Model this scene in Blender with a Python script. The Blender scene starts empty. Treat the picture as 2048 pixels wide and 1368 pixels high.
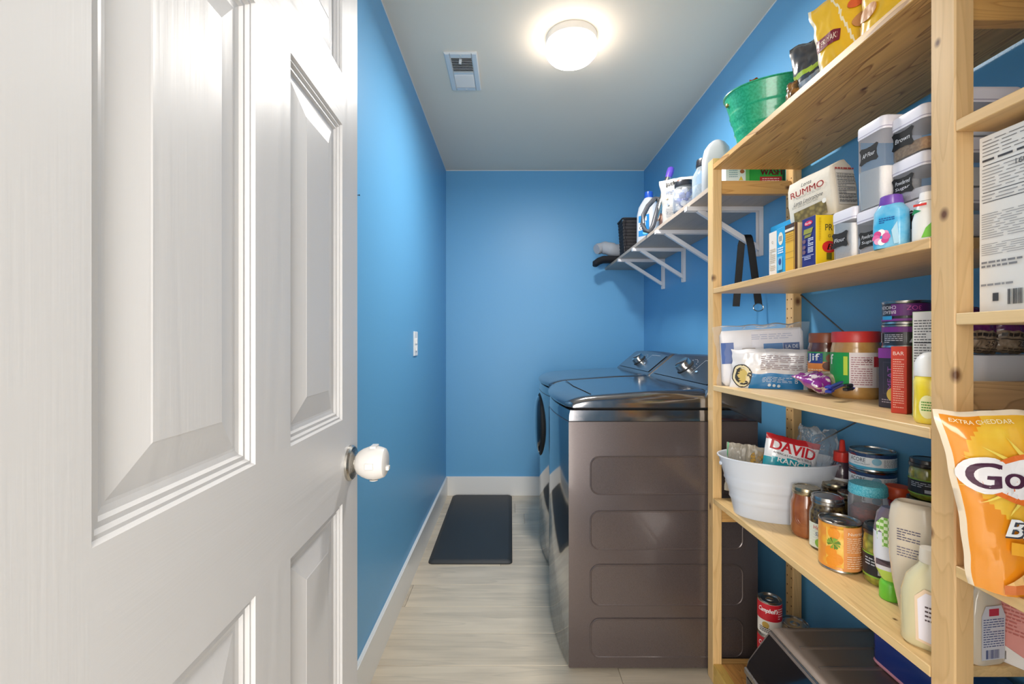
import bpy, bmesh, math, random
from mathutils import Vector, Matrix, noise, Euler
C = bpy.context.scene.collection
random.seed(5)
# ---------------------------------------------------------------- camera, world, exposure
F, HC, VX, VY = 910.0, 1.172, 1022.0, 682.0        # focal length in px, camera height, vanishing point
cam = bpy.data.cameras.new('camera'); cam.sensor_width = 36; cam.lens = F / 2048 * 36
cam.shift_x = (1024 - VX) / 2048; cam.shift_y = -(684 - VY) / 2048; cam.clip_start = 0.02
co = bpy.data.objects.new('camera', cam); C.objects.link(co)
co.location = (0, 0, HC); co.rotation_euler = (math.pi / 2, 0, 0)
bpy.context.scene.camera = co
w = bpy.data.worlds.new('world'); bpy.context.scene.world = w; w.use_nodes = True
w.node_tree.nodes['Background'].inputs[0].default_value = (1, 1, 1, 1)
w.node_tree.nodes['Background'].inputs[1].default_value = 0.3
vs = bpy.context.scene.view_settings
vs.view_transform = 'Standard'; vs.look = 'None'; vs.exposure = 0.48; vs.gamma = 1; vs.use_curve_mapping = False
DOME_STRENGTH = 11.0
def area(name, loc, rot, size, power, col=(1, 1, 1)):
    l = bpy.data.lights.new(name, 'AREA'); l.shape = 'RECTANGLE'; l.size, l.size_y = size; l.energy = power; l.color = col
    o = bpy.data.objects.new(name, l); C.objects.link(o); o.location = loc; o.rotation_euler = rot
    return o
area('hallway_fill', (-0.2, -1.5, 1.25), (math.radians(90), 0, 0), (1.9, 1.9), 72, (1.0, 0.945, 0.88))  # fill added behind the camera to light the room; no window there
area('hallway_ceiling_fill', (0.1, -0.6, 2.44), (0, 0, 0), (0.8, 0.8), 9, (1.0, 0.97, 0.93))  # second added fill, under the unseen hallway ceiling; no fixture modelled

# ---------------------------------------------------------------- materials
MATS = {}
def srgb(c):
    if isinstance(c, str):
        c = c.lstrip('#'); c = [int(c[i:i+2], 16) / 255 for i in (0, 2, 4)]
    return tuple((x / 12.92 if x <= .04045 else ((x + .055) / 1.055) ** 2.4) for x in c) + (1,)
def mat(name, col=None, rough=.5, metal=0., coat=0., trans=0., alpha=1., bump=0., bscale=60., emit=0., spec=.5, sheen=0.):
    if name in MATS: return MATS[name]
    m = bpy.data.materials.new(name); m.use_nodes = True; nt = m.node_tree; b = nt.nodes['Principled BSDF']
    c = srgb(col)
    b.inputs['Base Color'].default_value = c; b.inputs['Roughness'].default_value = rough
    b.inputs['Metallic'].default_value = metal; b.inputs['Coat Weight'].default_value = coat
    b.inputs['Coat Roughness'].default_value = .08
    b.inputs['Transmission Weight'].default_value = trans; b.inputs['Specular IOR Level'].default_value = spec
    if emit: b.inputs['Emission Color'].default_value = c; b.inputs['Emission Strength'].default_value = emit
    tc = nt.nodes.new('ShaderNodeTexCoord'); n = nt.nodes.new('ShaderNodeTexNoise'); n.inputs['Scale'].default_value = bscale
    n.inputs['Detail'].default_value = 2
    nt.links.new(tc.outputs['Object'], n.inputs['Vector'])
    mr = nt.nodes.new('ShaderNodeMapRange'); mr.inputs['To Min'].default_value = max(0, rough - .04); mr.inputs['To Max'].default_value = rough + .04
    nt.links.new(n.outputs['Fac'], mr.inputs['Value']); nt.links.new(mr.outputs[0], b.inputs['Roughness'])
    if bump:
        bp = nt.nodes.new('ShaderNodeBump'); bp.inputs['Strength'].default_value = bump; bp.inputs['Distance'].default_value = .002
        nt.links.new(n.outputs['Fac'], bp.inputs['Height']); nt.links.new(bp.outputs[0], b.inputs['Normal'])
    if alpha < 1:
        t = nt.nodes.new('ShaderNodeBsdfTransparent'); t.inputs[0].default_value = (1, 1, 1, 1)
        lw = nt.nodes.new('ShaderNodeFresnel'); lw.inputs[0].default_value = 1.3
        ad = nt.nodes.new('ShaderNodeMath'); ad.operation = 'ADD'; ad.use_clamp = True; ad.inputs[1].default_value = alpha
        mx = nt.nodes.new('ShaderNodeMixShader')
        nt.links.new(lw.outputs[0], ad.inputs[0]); nt.links.new(ad.outputs[0], mx.inputs[0])
        nt.links.new(t.outputs[0], mx.inputs[1]); nt.links.new(b.outputs[0], mx.inputs[2])
        nt.links.new(mx.outputs[0], nt.nodes['Material Output'].inputs[0])
    MATS[name] = m
    return m
def P(col, rough=.45, **k):            # plain print / plastic colour
    return mat('finish_%s_%d%s' % (col.lstrip('#'), int(rough * 100), ''.join('_%s%g' % (a, v) for a, v in sorted(k.items()))), col, rough, **k)
def two_tone(name, c1, c2, scale=40, rough=.4, kind='noise', stretch=(1, 1, 1), lo=.4, hi=.6, bump=0., metal=0., coat=0.):
    if name in MATS: return MATS[name]
    m = mat(name, c1, rough, metal=metal, coat=coat); nt = m.node_tree; b = nt.nodes['Principled BSDF']
    tc = nt.nodes.new('ShaderNodeTexCoord'); mp = nt.nodes.new('ShaderNodeMapping'); mp.inputs['Scale'].default_value = stretch
    nt.links.new(tc.outputs['Object'], mp.inputs[0])
    if kind == 'noise':
        n = nt.nodes.new('ShaderNodeTexNoise'); n.inputs['Detail'].default_value = 4; out = n.outputs['Fac']
    elif kind == 'checker':
        n = nt.nodes.new('ShaderNodeTexChecker'); out = n.outputs['Fac']
    else:
        n = nt.nodes.new('ShaderNodeTexVoronoi'); out = n.outputs['Distance']
    n.inputs['Scale'].default_value = scale; nt.links.new(mp.outputs[0], n.inputs['Vector'])
    r = nt.nodes.new('ShaderNodeValToRGB'); r.color_ramp.elements[0].position = lo; r.color_ramp.elements[1].position = hi
    r.color_ramp.elements[0].color = srgb(c1); r.color_ramp.elements[1].color = srgb(c2)
    nt.links.new(out, r.inputs[0]); nt.links.new(r.outputs[0], b.inputs['Base Color'])
    if bump:
        bp = nt.nodes.new('ShaderNodeBump'); bp.inputs['Strength'].default_value = bump; bp.inputs['Distance'].default_value = .003
        nt.links.new(out, bp.inputs['Height']); nt.links.new(bp.outputs[0], b.inputs['Normal'])
    return m
def pine(name, axis, light='#E2BC83', dark='#B98A4E', knots=(), rough=.42, seed=0., contrast=1., fig=1.):
    """pine with the grain along axis (0,1,2); knots = (x,y,z,radius) in object space"""
    m = bpy.data.materials.new(name); m.use_nodes = True; nt = m.node_tree; N = nt.nodes.new; L = nt.links.new
    b = nt.nodes['Principled BSDF']; b.inputs['Roughness'].default_value = rough
    tc = N('ShaderNodeTexCoord'); off = N('ShaderNodeVectorMath'); off.operation = 'ADD'; off.inputs[1].default_value = (seed, seed * 1.7, seed * .6)
    L(tc.outputs['Object'], off.inputs[0])
    mp = N('ShaderNodeMapping'); s = [9., 9., 9.]; s[axis] = .9; mp.inputs['Scale'].default_value = s; L(off.outputs[0], mp.inputs[0])
    n1 = N('ShaderNodeTexNoise'); n1.inputs['Scale'].default_value = 1.4; n1.inputs['Detail'].default_value = 2; n1.inputs['Distortion'].default_value = .5; L(mp.outputs[0], n1.inputs['Vector'])
    mul = N('ShaderNodeMath'); mul.operation = 'MULTIPLY'; mul.inputs[1].default_value = 15. * fig; L(n1.outputs['Fac'], mul.inputs[0])
    fr = N('ShaderNodeMath'); fr.operation = 'FRACT'; L(mul.outputs[0], fr.inputs[0])
    r = N('ShaderNodeValToRGB'); e = r.color_ramp.elements; e[0].position = 0; e[0].color = srgb(light); e[1].position = .82; e[1].color = [a * (1 - .38 * contrast) + d * .38 * contrast for a, d in zip(srgb(light), srgb(dark))]
    x = e.new(.93); x.color = [a * (1 - contrast * .9) + d * .9 * contrast for a, d in zip(srgb(light), srgb(dark))]; x = e.new(1.); x.color = srgb(light)
    L(fr.outputs[0], r.inputs[0])
    mp2 = N('ShaderNodeMapping'); s = [160., 160., 160.]; s[axis] = 3.; mp2.inputs['Scale'].default_value = s; L(off.outputs[0], mp2.inputs[0])
    n2 = N('ShaderNodeTexNoise'); n2.inputs['Scale'].default_value = 1; n2.inputs['Detail'].default_value = 3; L(mp2.outputs[0], n2.inputs['Vector'])
    mr = N('ShaderNodeMapRange'); mr.inputs['To Min'].default_value = .84; mr.inputs['To Max'].default_value = 1.1; L(n2.outputs['Fac'], mr.inputs['Value'])
    mx = N('ShaderNodeMix'); mx.data_type = 'RGBA'; mx.blend_type = 'MULTIPLY'; mx.inputs[0].default_value = 1
    L(r.outputs[0], mx.inputs[6]); L(mr.outputs[0], mx.inputs[7]); out = mx.outputs[2]
    for (kx, ky, kz, kr) in knots:
        d = N('ShaderNodeVectorMath'); d.operation = 'SUBTRACT'; d.inputs[1].default_value = (kx, ky, kz); L(tc.outputs['Object'], d.inputs[0])
        sc = N('ShaderNodeVectorMath'); sc.operation = 'MULTIPLY'; v = [1., 1., 1.]; v[axis] = .72; sc.inputs[1].default_value = v; L(d.outputs[0], sc.inputs[0])
        ln = N('ShaderNodeVectorMath'); ln.operation = 'LENGTH'; L(sc.outputs[0], ln.inputs[0])
        k = N('ShaderNodeMapRange'); k.inputs['From Min'].default_value = kr * .35; k.inputs['From Max'].default_value = kr * 1.15
        k.inputs['To Min'].default_value = 1; k.inputs['To Max'].default_value = 0; L(ln.outputs['Value'], k.inputs['Value'])
        q = N('ShaderNodeMix'); q.data_type = 'RGBA'; L(k.outputs[0], q.inputs[0]); L(out, q.inputs[6]); q.inputs[7].default_value = srgb('#6B4426'); out = q.outputs[2]
    L(out, b.inputs['Base Color'])
    bp = N('ShaderNodeBump'); bp.inputs['Strength'].default_value = .12; bp.inputs['Distance'].default_value = .001
    L(n2.outputs['Fac'], bp.inputs['Height']); L(bp.outputs[0], b.inputs['Normal'])
    return m

# ---------------------------------------------------------------- object helpers
def thing(name, label, cat, loc=(0, 0, 0), rot=0, group=None):
    o = bpy.data.objects.new(name, None); o.empty_display_size = .02; C.objects.link(o)
    o.location = loc; o.rotation_euler = rot if isinstance(rot, (tuple, list)) else (0, 0, rot)
    o['label'] = label; o['category'] = cat
    if group: o['group'] = group
    return o
def link(name, bm, m, parent=None, smooth=None, ms=None, loc=None):
    me = bpy.data.meshes.new(name); bm.normal_update(); bm.to_mesh(me); bm.free()
    for x in (ms if ms else [m]): me.materials.append(x)
    if smooth is not None:
        me.polygons.foreach_set('use_smooth', [True] * len(me.polygons))
        if smooth: me.set_sharp_from_angle(angle=math.radians(smooth))
    o = bpy.data.objects.new(name, me); C.objects.link(o)
    if parent is not None: o.parent = parent
    if loc: o.location = loc
    return o
def struct(name, bm, m, label=None, **k):
    o = link(name, bm, m, **k); o['kind'] = 'structure'
    if label: o['label'] = label
    return o
def BM(): return bmesh.new()
def box(bm, x0, x1, y0, y1, z0, z1, bev=0., mi=0, seg=1):
    v = [bm.verts.new(p) for p in ((x0, y0, z0), (x1, y0, z0), (x1, y1, z0), (x0, y1, z0), (x0, y0, z1), (x1, y0, z1), (x1, y1, z1), (x0, y1, z1))]
    fs = [bm.faces.new([v[i] for i in f]) for f in ((3, 2, 1, 0), (4, 5, 6, 7), (0, 1, 5, 4), (1, 2, 6, 5), (2, 3, 7, 6), (3, 0, 4, 7))]
    for f in fs: f.material_index = mi
    if bev:
        es = list({e for f in fs for e in f.edges})
        bmesh.ops.bevel(bm, geom=es, offset=bev, segments=seg, profile=.5, affect='EDGES', material=mi)
    return bm
def xform(bm, M): bmesh.ops.transform(bm, matrix=M, verts=bm.verts); return bm
def rrect(hx, hy, r, n=4):
    r = max(min(r, hx, hy), 1e-5); pts = []
    for (cx, cy, a0) in ((hx - r, hy - r, 0), (-hx + r, hy - r, 90), (-hx + r, -hy + r, 180), (hx - r, -hy + r, 270)):
        for i in range(n + 1):
            a = math.radians(a0 + 90 * i / n); pts.append((cx + r * math.cos(a), cy + r * math.sin(a)))
    return pts
def loft(bm, secs, n=4, mi=0, caps=(True, True), M=None):
    """secs: (z, hx, hy, r[, dx, dy])"""
    rings = []
    for s in secs:
        z, hx, hy, r = s[:4]; dx, dy = (s[4], s[5]) if len(s) > 4 else (0, 0)
        ring = []
        for (x, y) in rrect(hx, hy, r, n):
            p = Vector((x + dx, y + dy, z)); ring.append(bm.verts.new(M @ p if M else p))
        rings.append(ring)
    k = len(rings[0])
    for a, b in zip(rings, rings[1:]):
        for i in range(k): bm.faces.new((a[i], a[(i + 1) % k], b[(i + 1) % k], b[i])).material_index = mi
    if caps[0]: bm.faces.new(rings[0][::-1]).material_index = mi
    if caps[1]: bm.faces.new(rings[-1]).material_index = mi
    return bm
def lathe(bm, prof, n=28, mi=0, M=None):
    """prof: (r, z) bottom to top, closed at r=0 ends by caps"""
    rings = []
    for (r, z) in prof:
        ring = []
        for i in range(n):
            a = 2 * math.pi * i / n; p = Vector((max(r, 1e-5) * math.cos(a), max(r, 1e-5) * math.sin(a), z)); ring.append(bm.verts.new(M @ p if M else p))
        rings.append(ring)
    for a, b in zip(rings, rings[1:]):
        for i in range(n): bm.faces.new((a[i], a[(i + 1) % n], b[(i + 1) % n], b[i])).material_index = mi
    bm.faces.new(rings[0][::-1]).material_index = mi; bm.faces.new(rings[-1]).material_index = mi
    return bm
def tube(bm, pts, r, n=8, mi=0, flat=None):
    pts = [Vector(p) for p in pts]; rings = []; up = Vector((0, 0, 1))
    for i, p in enumerate(pts):
        d = (pts[min(i + 1, len(pts) - 1)] - pts[max(i - 1, 0)]).normalized()
        s = d.cross(up)
        if s.length < .05: s = d.cross(Vector((1, 0, 0)))
        s.normalize(); t = s.cross(d).normalized()
        rr = r[i] if isinstance(r, (list, tuple)) else r
        f = flat if flat else (1, 1)
        rings.append([bm.verts.new(p + s * math.cos(2 * math.pi * j / n) * rr * f[0] + t * math.sin(2 * math.pi * j / n) * rr * f[1]) for j in range(n)])
    for a, b in zip(rings, rings[1:]):
        for j in range(n): bm.faces.new((a[j], a[(j + 1) % n], b[(j + 1) % n], b[j])).material_index = mi
    bm.faces.new(rings[0][::-1]).material_index = mi; bm.faces.new(rings[-1]).material_index = mi
    bmesh.ops.recalc_face_normals(bm, faces=bm.faces)
    return bm
def prism_xz(bm, pts, y0, y1, mi=0):
    a = [bm.verts.new((x, y0, z)) for x, z in pts]; b = [bm.verts.new((x, y1, z)) for x, z in pts]; n = len(pts)
    fs = [bm.faces.new(a), bm.faces.new(b[::-1])]
    for i in range(n): fs.append(bm.faces.new((a[(i + 1) % n], a[i], b[i], b[(i + 1) % n])))
    for f in fs: f.material_index = mi
    bmesh.ops.recalc_face_normals(bm, faces=fs)
    return bm

# ---- print on surfaces: f(a, b, e) maps flat label coordinates to a point e above the surface
_fc = {}
def glyphs(txt, bold=0.):
    key = (txt, bold)
    if key not in _fc:
        cu = bpy.data.curves.new('lettering', 'FONT'); cu.body = txt; cu.size = 1; cu.resolution_u = 5; cu.offset = bold
        cu.align_x = 'CENTER'; o = bpy.data.objects.new('lettering', cu); C.objects.link(o)
        bpy.context.view_layer.update()
        me = bpy.data.meshes.new_from_object(o.evaluated_get(bpy.context.evaluated_depsgraph_get()))
        _fc[key] = ([tuple(v.co) for v in me.vertices], [tuple(p.vertices) for p in me.polygons])
        bpy.data.objects.remove(o); bpy.data.meshes.remove(me)
    return _fc[key]
class Print:
    def __init__(s, parent, f, curved=0.):
        s.p, s.f, s.curved = parent, f, curved; s.r = BM(); s.t = BM(); s.rm = []; s.tm = []; s.layer = 0; s.words = []
    def _mi(s, L, m):
        if m not in L: L.append(m)
        return L.index(m)
    def poly(s, pts, col, e=None):
        s.layer += 1; e = e or (.0004 + .0002 * s.layer); mi = s._mi(s.rm, col if not isinstance(col, str) else P(col))
        b = BM(); b.faces.new([b.verts.new((x, y, 0)) for x, y in pts])
        s._emit(b, s.r, mi, e)
    def _emit(s, b, tgt, mi, e):
        if s.curved:
            bmesh.ops.triangulate(b, faces=b.faces)
            for _ in range(5):
                es = [x for x in b.edges if x.calc_length() > s.curved]
                if not es: break
                bmesh.ops.subdivide_edges(b, edges=es, cuts=1)
                bmesh.ops.triangulate(b, faces=b.faces)
        vm = {v: tgt.verts.new(s.f(v.co.x, v.co.y, e)) for v in b.verts}
        for fc in b.faces:
            try: nf = tgt.faces.new([vm[v] for v in fc.verts]); nf.material_index = mi
            except ValueError: pass
        b.free()
    def rect(s, a0, b0, a1, b1, col, e=None): s.poly([(a0, b0), (a1, b0), (a1, b1), (a0, b1)], col, e)
    def oval(s, a, b, ra, rb, col, n=20, pw=1.):
        s.poly([(a + ra * math.cos(2 * math.pi * i / n), b + rb * math.sin(2 * math.pi * i / n)) for i in range(n)], col)
    def text(s, txt, a, b, h, col, w=None, bold=.0, rot=0., shear=0.):
        vs_, fs = glyphs(txt); s.layer += 1; e = .0005 + .0002 * s.layer
        x0 = min(v[0] for v in vs_); x1 = max(v[0] for v in vs_); y0 = min(v[1] for v in vs_); y1 = max(v[1] for v in vs_)
        sy = h / max(y1 - y0, 1e-6); sx = (w / (x1 - x0)) if w else sy
        cr, sr = math.cos(rot), math.sin(rot); out = BM()
        for (ox, oy) in (((-.5, -.3), (.5, .3), (.5, -.3), (-.5, .3)) if bold else ((0, 0),)):
            bm = BM(); vv = []
            for v in vs_:
                y = (v[1] - (y0 + y1) / 2) * sy + oy * bold * h; x = (v[0] - (x0 + x1) / 2) * sx + shear * y + ox * bold * h * 2
                vv.append(bm.verts.new((a + x * cr - y * sr, b + x * sr + y * cr, 0)))
            for fc in fs:
                try: bm.faces.new([vv[i] for i in fc])
                except ValueError: pass
            s._emit(bm, out, 0, e + ox * .0001)
        s.words.append((out, P(col)))
    def fine(s, a0, b0, a1, b1, rows, col='#4A4A4E', seed=1, fill=.5):
        rnd = random.Random(seed); h = (b1 - b0) / rows; s.layer += 1; e = .0005 + .0002 * s.layer; mi = s._mi(s.tm, P(col)); w = a1 - a0
        for i in range(rows):
            y = b1 - (i + .5) * h; x = a0
            while x < a1 - w * .06:
                l = min(w * rnd.uniform(.08, .22), a1 - x); b = BM()
                b.faces.new([b.verts.new(q) for q in ((x, y - h * fill / 2, 0), (x + l, y - h * fill / 2, 0), (x + l, y + h * fill / 2, 0), (x, y + h * fill / 2, 0))])
                s._emit(b, s.t, mi, e); x += l + w * .035
                if rnd.random() < .05: break
    def bars(s, a0, b0, a1, b1, n=14, col='#1A1A1A', seed=2):
        rnd = random.Random(seed); x = a0; st = (a1 - a0) / n; s.layer += 1; e = .0005 + .0002 * s.layer; mi = s._mi(s.tm, P(col))
        for i in range(n):
            l = st * rnd.uniform(.25, .75); b = BM()
            b.faces.new([b.verts.new(q) for q in ((x, b0, 0), (x + l, b0, 0), (x + l, b1, 0), (x, b1, 0))]); s._emit(b, s.t, mi, e); x += st
    def done(s, name='label'):
        o = None
        if s.rm: o = link(name, s.r, None, s.p, ms=s.rm)
        for bm, m in s.words: link('lettering', bm, m, o or s.p)
        if s.tm: q = link('fine_print', s.t, None, o or s.p, ms=s.tm); q['kind'] = 'stuff'
        return o
def f_front(d): return lambda a, b, e: Vector((a, -d / 2 - e, b))
def f_right(w): return lambda a, b, e: Vector((w / 2 + e, a, b))
def f_top(h): return lambda a, b, e: Vector((a, b, h + e))
def f_cyl(r, a0=0.):
    def f(a, b, e):
        t = a / r + a0; rr = (r(b) if callable(r) else r) + e
        return Vector((rr * math.sin(t), -rr * math.cos(t), b))
    return f
FACE = -math.pi / 2                     # front turned towards the aisle (-X)
X90 = Matrix.Rotation(math.pi / 2, 4, 'X')
def hook(a): return math.radians(a)

# ---------------------------------------------------------------- the room
XL, XR, YB, YF, H = -.495, 1.012, 3.463, .19, 2.47
def wall_paint():
    m = mat('blue_wall_paint', '#66A9D7', .40, bump=.22, bscale=420., spec=.45); return m
WP = wall_paint()
WHT = mat('white_trim_paint', '#E6E6E4', .3, coat=.2)
CEIL = mat('ceiling_paint', '#F3E4D0', .75, bump=.15, bscale=300.)
HALL = mat('hall_paint', '#DAD8D4', .6)
def slab(name, x0, x1, y0, y1, z0, z1, m, label): return struct(name, box(BM(), x0, x1, y0, y1, z0, z1), m, label)
T = .10
slab('wall_left', XL - T, XL, YF, YB + T, -.05, H, WP, 'blue painted wall on the left behind the open door')
slab('wall_right', XR, XR + T, YF, YB + T, -.05, H, WP, 'blue painted wall on the right behind the shelves')
slab('wall_back', XL, XR, YB, YB + T, -.05, H, WP, 'blue painted wall at the far end of the room')
slab('ceiling', XL - T, XR + T, YF - .12, YB + T, H, H + .06, CEIL, 'flat pale grey ceiling')
bm = BM(); box(bm, -1.3, -.345, YF - .12, YF, -.05, H); box(bm, .42, 1.6, YF - .12, YF, -.05, H); box(bm, -.345, .42, YF - .12, YF, 2.06, H)
struct('wall_front', bm, WP, 'wall holding the doorway')
bm = BM()
for x0, x1 in ((-1.4, -1.3), (1.6, 1.7)): box(bm, x0, x1, -1.7, YF - .12, -.05, H)
box(bm, -1.4, 1.7, -1.8, -1.7, -.05, H)
struct('wall_hall', bm, HALL, 'plain walls of the hallway outside the doorway')
slab('ceiling_hall', -1.4, 1.7, -1.8, YF - .12, H, H + .06, CEIL, 'hallway ceiling')
bm = BM()
box(bm, -.42, -.335, YF - .135, YF - .12, 0, 2.13, .003); box(bm, .41, .495, YF - .135, YF - .12, 0, 2.13, .003); box(bm, -.42, .495, YF - .135, YF - .12, 2.05, 2.135, .003)
box(bm, -.345, -.335, YF - .12, YF, 0, 2.06); box(bm, .41, .42, YF - .12, YF, 0, 2.06); box(bm, -.345, .42, YF - .12, YF, 2.05, 2.06)
struct('trim_1', bm, WHT, 'white casing of the doorway')

# floor: oak-look planks running across the room, each one a piece
FLOOR = slab('floor', -1.4, 1.7, -1.8, YB + T, -.06, -.008, mat('subfloor', '#8E8779', .6), 'pale oak plank floor')
def plank_mat(i):
    base = ['#D5C8B3', '#D0C3AE', '#D8CCB8', '#CBBEAA', '#D3C6B2'][i]
    m = pine('oak_plank_%d' % i, 0, base, '#A39A8B', rough=.38, seed=3.1 * i + .7, contrast=.35, fig=.28); nt = m.node_tree
    b = nt.nodes['Principled BSDF']; src = b.inputs['Base Color'].links[0].from_socket
    tc = nt.nodes.new('ShaderNodeTexCoord'); mp = nt.nodes.new('ShaderNodeMapping'); mp.inputs['Scale'].default_value = (2.2, 13, 1); mp.inputs['Location'].default_value = (i * 3.3, i * 1.9, 0)
    geo = nt.nodes.new('ShaderNodeNewGeometry'); nt.links.new(geo.outputs['Position'], mp.inputs[0])
    n = nt.nodes.new('ShaderNodeTexNoise'); n.inputs['Scale'].default_value = 1.2; n.inputs['Detail'].default_value = 4; nt.links.new(mp.outputs[0], n.inputs['Vector'])
    r = nt.nodes.new('ShaderNodeMapRange'); r.inputs['From Min'].default_value = .36; r.inputs['From Max'].default_value = .58; r.inputs['To Min'].default_value = .84; r.inputs['To Max'].default_value = 1.0
    nt.links.new(n.outputs['Fac'], r.inputs['Value'])
    mx = nt.nodes.new('ShaderNodeMix'); mx.data_type = 'RGBA'; mx.blend_type = 'MULTIPLY'; mx.inputs[0].default_value = 1
    nt.links.new(src, mx.inputs[6]); nt.links.new(r.outputs[0], mx.inputs[7]); nt.links.new(mx.outputs[2], b.inputs['Base Color'])
    return m
PM = [plank_mat(i) for i in range(5)]
pw, pl, g, k = .182, 1.22, .0006, 0
rows = int((YB + 1.7) / pw) + 1
for r_ in range(rows):
    y1 = YB - r_ * pw; y0 = max(y1 - pw, -1.7)
    hall = y0 < YF - .12
    xa, xb = (-1.3, 1.6) if hall else (XL, XR)
    x = xa - random.Random(r_ * 7 + 3).uniform(0, pl)
    while x < xb:
        a, b_ = max(x, xa), min(x + pl, xb); x += pl
        if b_ - a < .002: continue
        bm = BM(); box(bm, a + g, b_ - g, y0 + g, y1 - g, -.008, 0)
        bmesh.ops.bevel(bm, geom=[e for e in bm.edges if all(v.co.z > -.001 for v in e.verts)], offset=.0012, segments=1, affect='EDGES')
        link('plank', bm, PM[k % 5], FLOOR); k += random.Random(k).choice((1, 2, 3))
# thin line of pale caulk where the walls meet the ceiling
bm = BM(); box(bm, XL, XL + .0025, YF, YB, H - .0035, H); box(bm, XR - .0025, XR, YF, YB, H - .0035, H); box(bm, XL, XR, YB - .0025, YB, H - .0035, H)
struct('trim_2', bm, P('#E2E6EA', .6), 'thin pale caulk line around the ceiling')
# baseboards
def base(name, x0, x1, y0, y1, lab):
    bm = BM(); box(bm, x0, x1, y0, y1, 0, .143)
    bmesh.ops.bevel(bm, geom=[e for e in bm.edges if all(v.co.z > .14 for v in e.verts)], offset=.003, segments=2, affect='EDGES')
    struct(name, bm, WHT, lab)
base('baseboard_left', XL, XL + .014, YF, YB - .014, 'white baseboard along the left wall')
base('baseboard_back', XL, XR, YB - .014, YB, 'white baseboard along the far wall')
base('baseboard_right', XR - .014, XR, YF, YB - .014, 'white baseboard along the right wall')

# ---------------------------------------------------------------- the open door
def door_mat(name, axis):
    m = bpy.data.materials.new(name); m.use_nodes = True; nt = m.node_tree; N = nt.nodes.new; L = nt.links.new; b = nt.nodes['Principled BSDF']
    b.inputs['Base Color'].default_value = srgb('#CFCFD1'); b.inputs['Roughness'].default_value = .36
    tc = N('ShaderNodeTexCoord'); mp = N('ShaderNodeMapping'); s = [5., 5., 5.]; s[axis] = .45; mp.inputs['Scale'].default_value = s; L(tc.outputs['Object'], mp.inputs[0])
    n = N('ShaderNodeTexNoise'); n.inputs['Scale'].default_value = 1.6; n.inputs['Detail'].default_value = 2.5; n.inputs['Distortion'].default_value = .7; L(mp.outputs[0], n.inputs['Vector'])
    mu = N('ShaderNodeMath'); mu.operation = 'MULTIPLY'; mu.inputs[1].default_value = 34; L(n.outputs['Fac'], mu.inputs[0])
    sn = N('ShaderNodeMath'); sn.operation = 'SINE'; L(mu.outputs[0], sn.inputs[0])
    mp2 = N('ShaderNodeMapping'); s = [300., 300., 300.]; s[axis] = 9; mp2.inputs['Scale'].default_value = s; L(tc.outputs['Object'], mp2.inputs[0])
    n2 = N('ShaderNodeTexNoise'); n2.inputs['Scale'].default_value = 1; L(mp2.outputs[0], n2.inputs['Vector'])
    ad = N('ShaderNodeMath'); ad.operation = 'MULTIPLY_ADD'; ad.inputs[1].default_value = 1.0; L(n2.outputs['Fac'], ad.inputs[0]); L(sn.outputs[0], ad.inputs[2])
    bp = N('ShaderNodeBump'); bp.inputs['Strength'].default_value = .13; bp.inputs['Distance'].default_value = .0009; L(ad.outputs[0], bp.inputs['Height']); L(bp.outputs[0], b.inputs['Normal'])
    return m
DV, DH = door_mat('door_paint_vertical_grain', 2), door_mat('door_paint_horizontal_grain', 0)
DW, DT = .711, .035
hx, hy = -.3236 + .0319 * DW, .906 - DW
ang = math.atan2(DW, -.0319 * DW)                  # local +x runs from hinge to latch edge; front face is local -y
cols = [(.116, DW - .383), (DW - .294, DW - .088)]
rws = [(.24, .879), (1.030, 1.561), (1.652, 1.905)]
TOP = 2.035
bm = BM()
def dface(x0, x1, z0, z1, y, mi):
    f = bm.faces.new([bm.verts.new(p) for p in ((x0, y, z0), (x1, y, z0), (x1, y, z1), (x0, y, z1))][::(1 if y < 0 else -1)]); f.material_index = mi
xs = [0, cols[0][0], cols[0][1], cols[1][0], cols[1][1], DW]; zs = [.012] + [v for r in rws for v in r] + [TOP]
for yy in (-DT / 2, DT / 2):
    for i in range(5):
        for j in range(7):
            if i in (1, 3) and j in (1, 3, 5): continue
            dface(xs[i], xs[i + 1], zs[j], zs[j + 1], yy, 0 if (i in (0, 4)) or (i == 2 and j in (1, 3, 5)) else 1)
for (x, fl) in ((0, 1), (DW, -1)):
    f = bm.faces.new([bm.verts.new(p) for p in ((x, -DT / 2, .012), (x, -DT / 2, TOP), (x, DT / 2, TOP), (x, DT / 2, .012))][::fl]); f.material_index = 0
for (z, fl) in ((.012, -1), (TOP, 1)):
    f = bm.faces.new([bm.verts.new(p) for p in ((0, -DT / 2, z), (DW, -DT / 2, z), (DW, DT / 2, z), (0, DT / 2, z))][::fl]); f.material_index = 1
bmesh.ops.remove_doubles(bm, verts=bm.verts, dist=1e-5)
DOOR = link('door_1', bm, None, ms=[DV, DH]); DOOR['kind'] = 'structure'; DOOR['label'] = 'white six panel door standing open on the left'
DOOR.location = (hx, hy, 0); DOOR.rotation_euler = (0, 0, ang)
rings = [(0, 0), (.0025, .004), (.006, .0035), (.0085, .0075), (.013, .007), (.0155, .0105), (.021, .0115), (.024, .0115), (.058, .0035), (.0595, .0028)]
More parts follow.
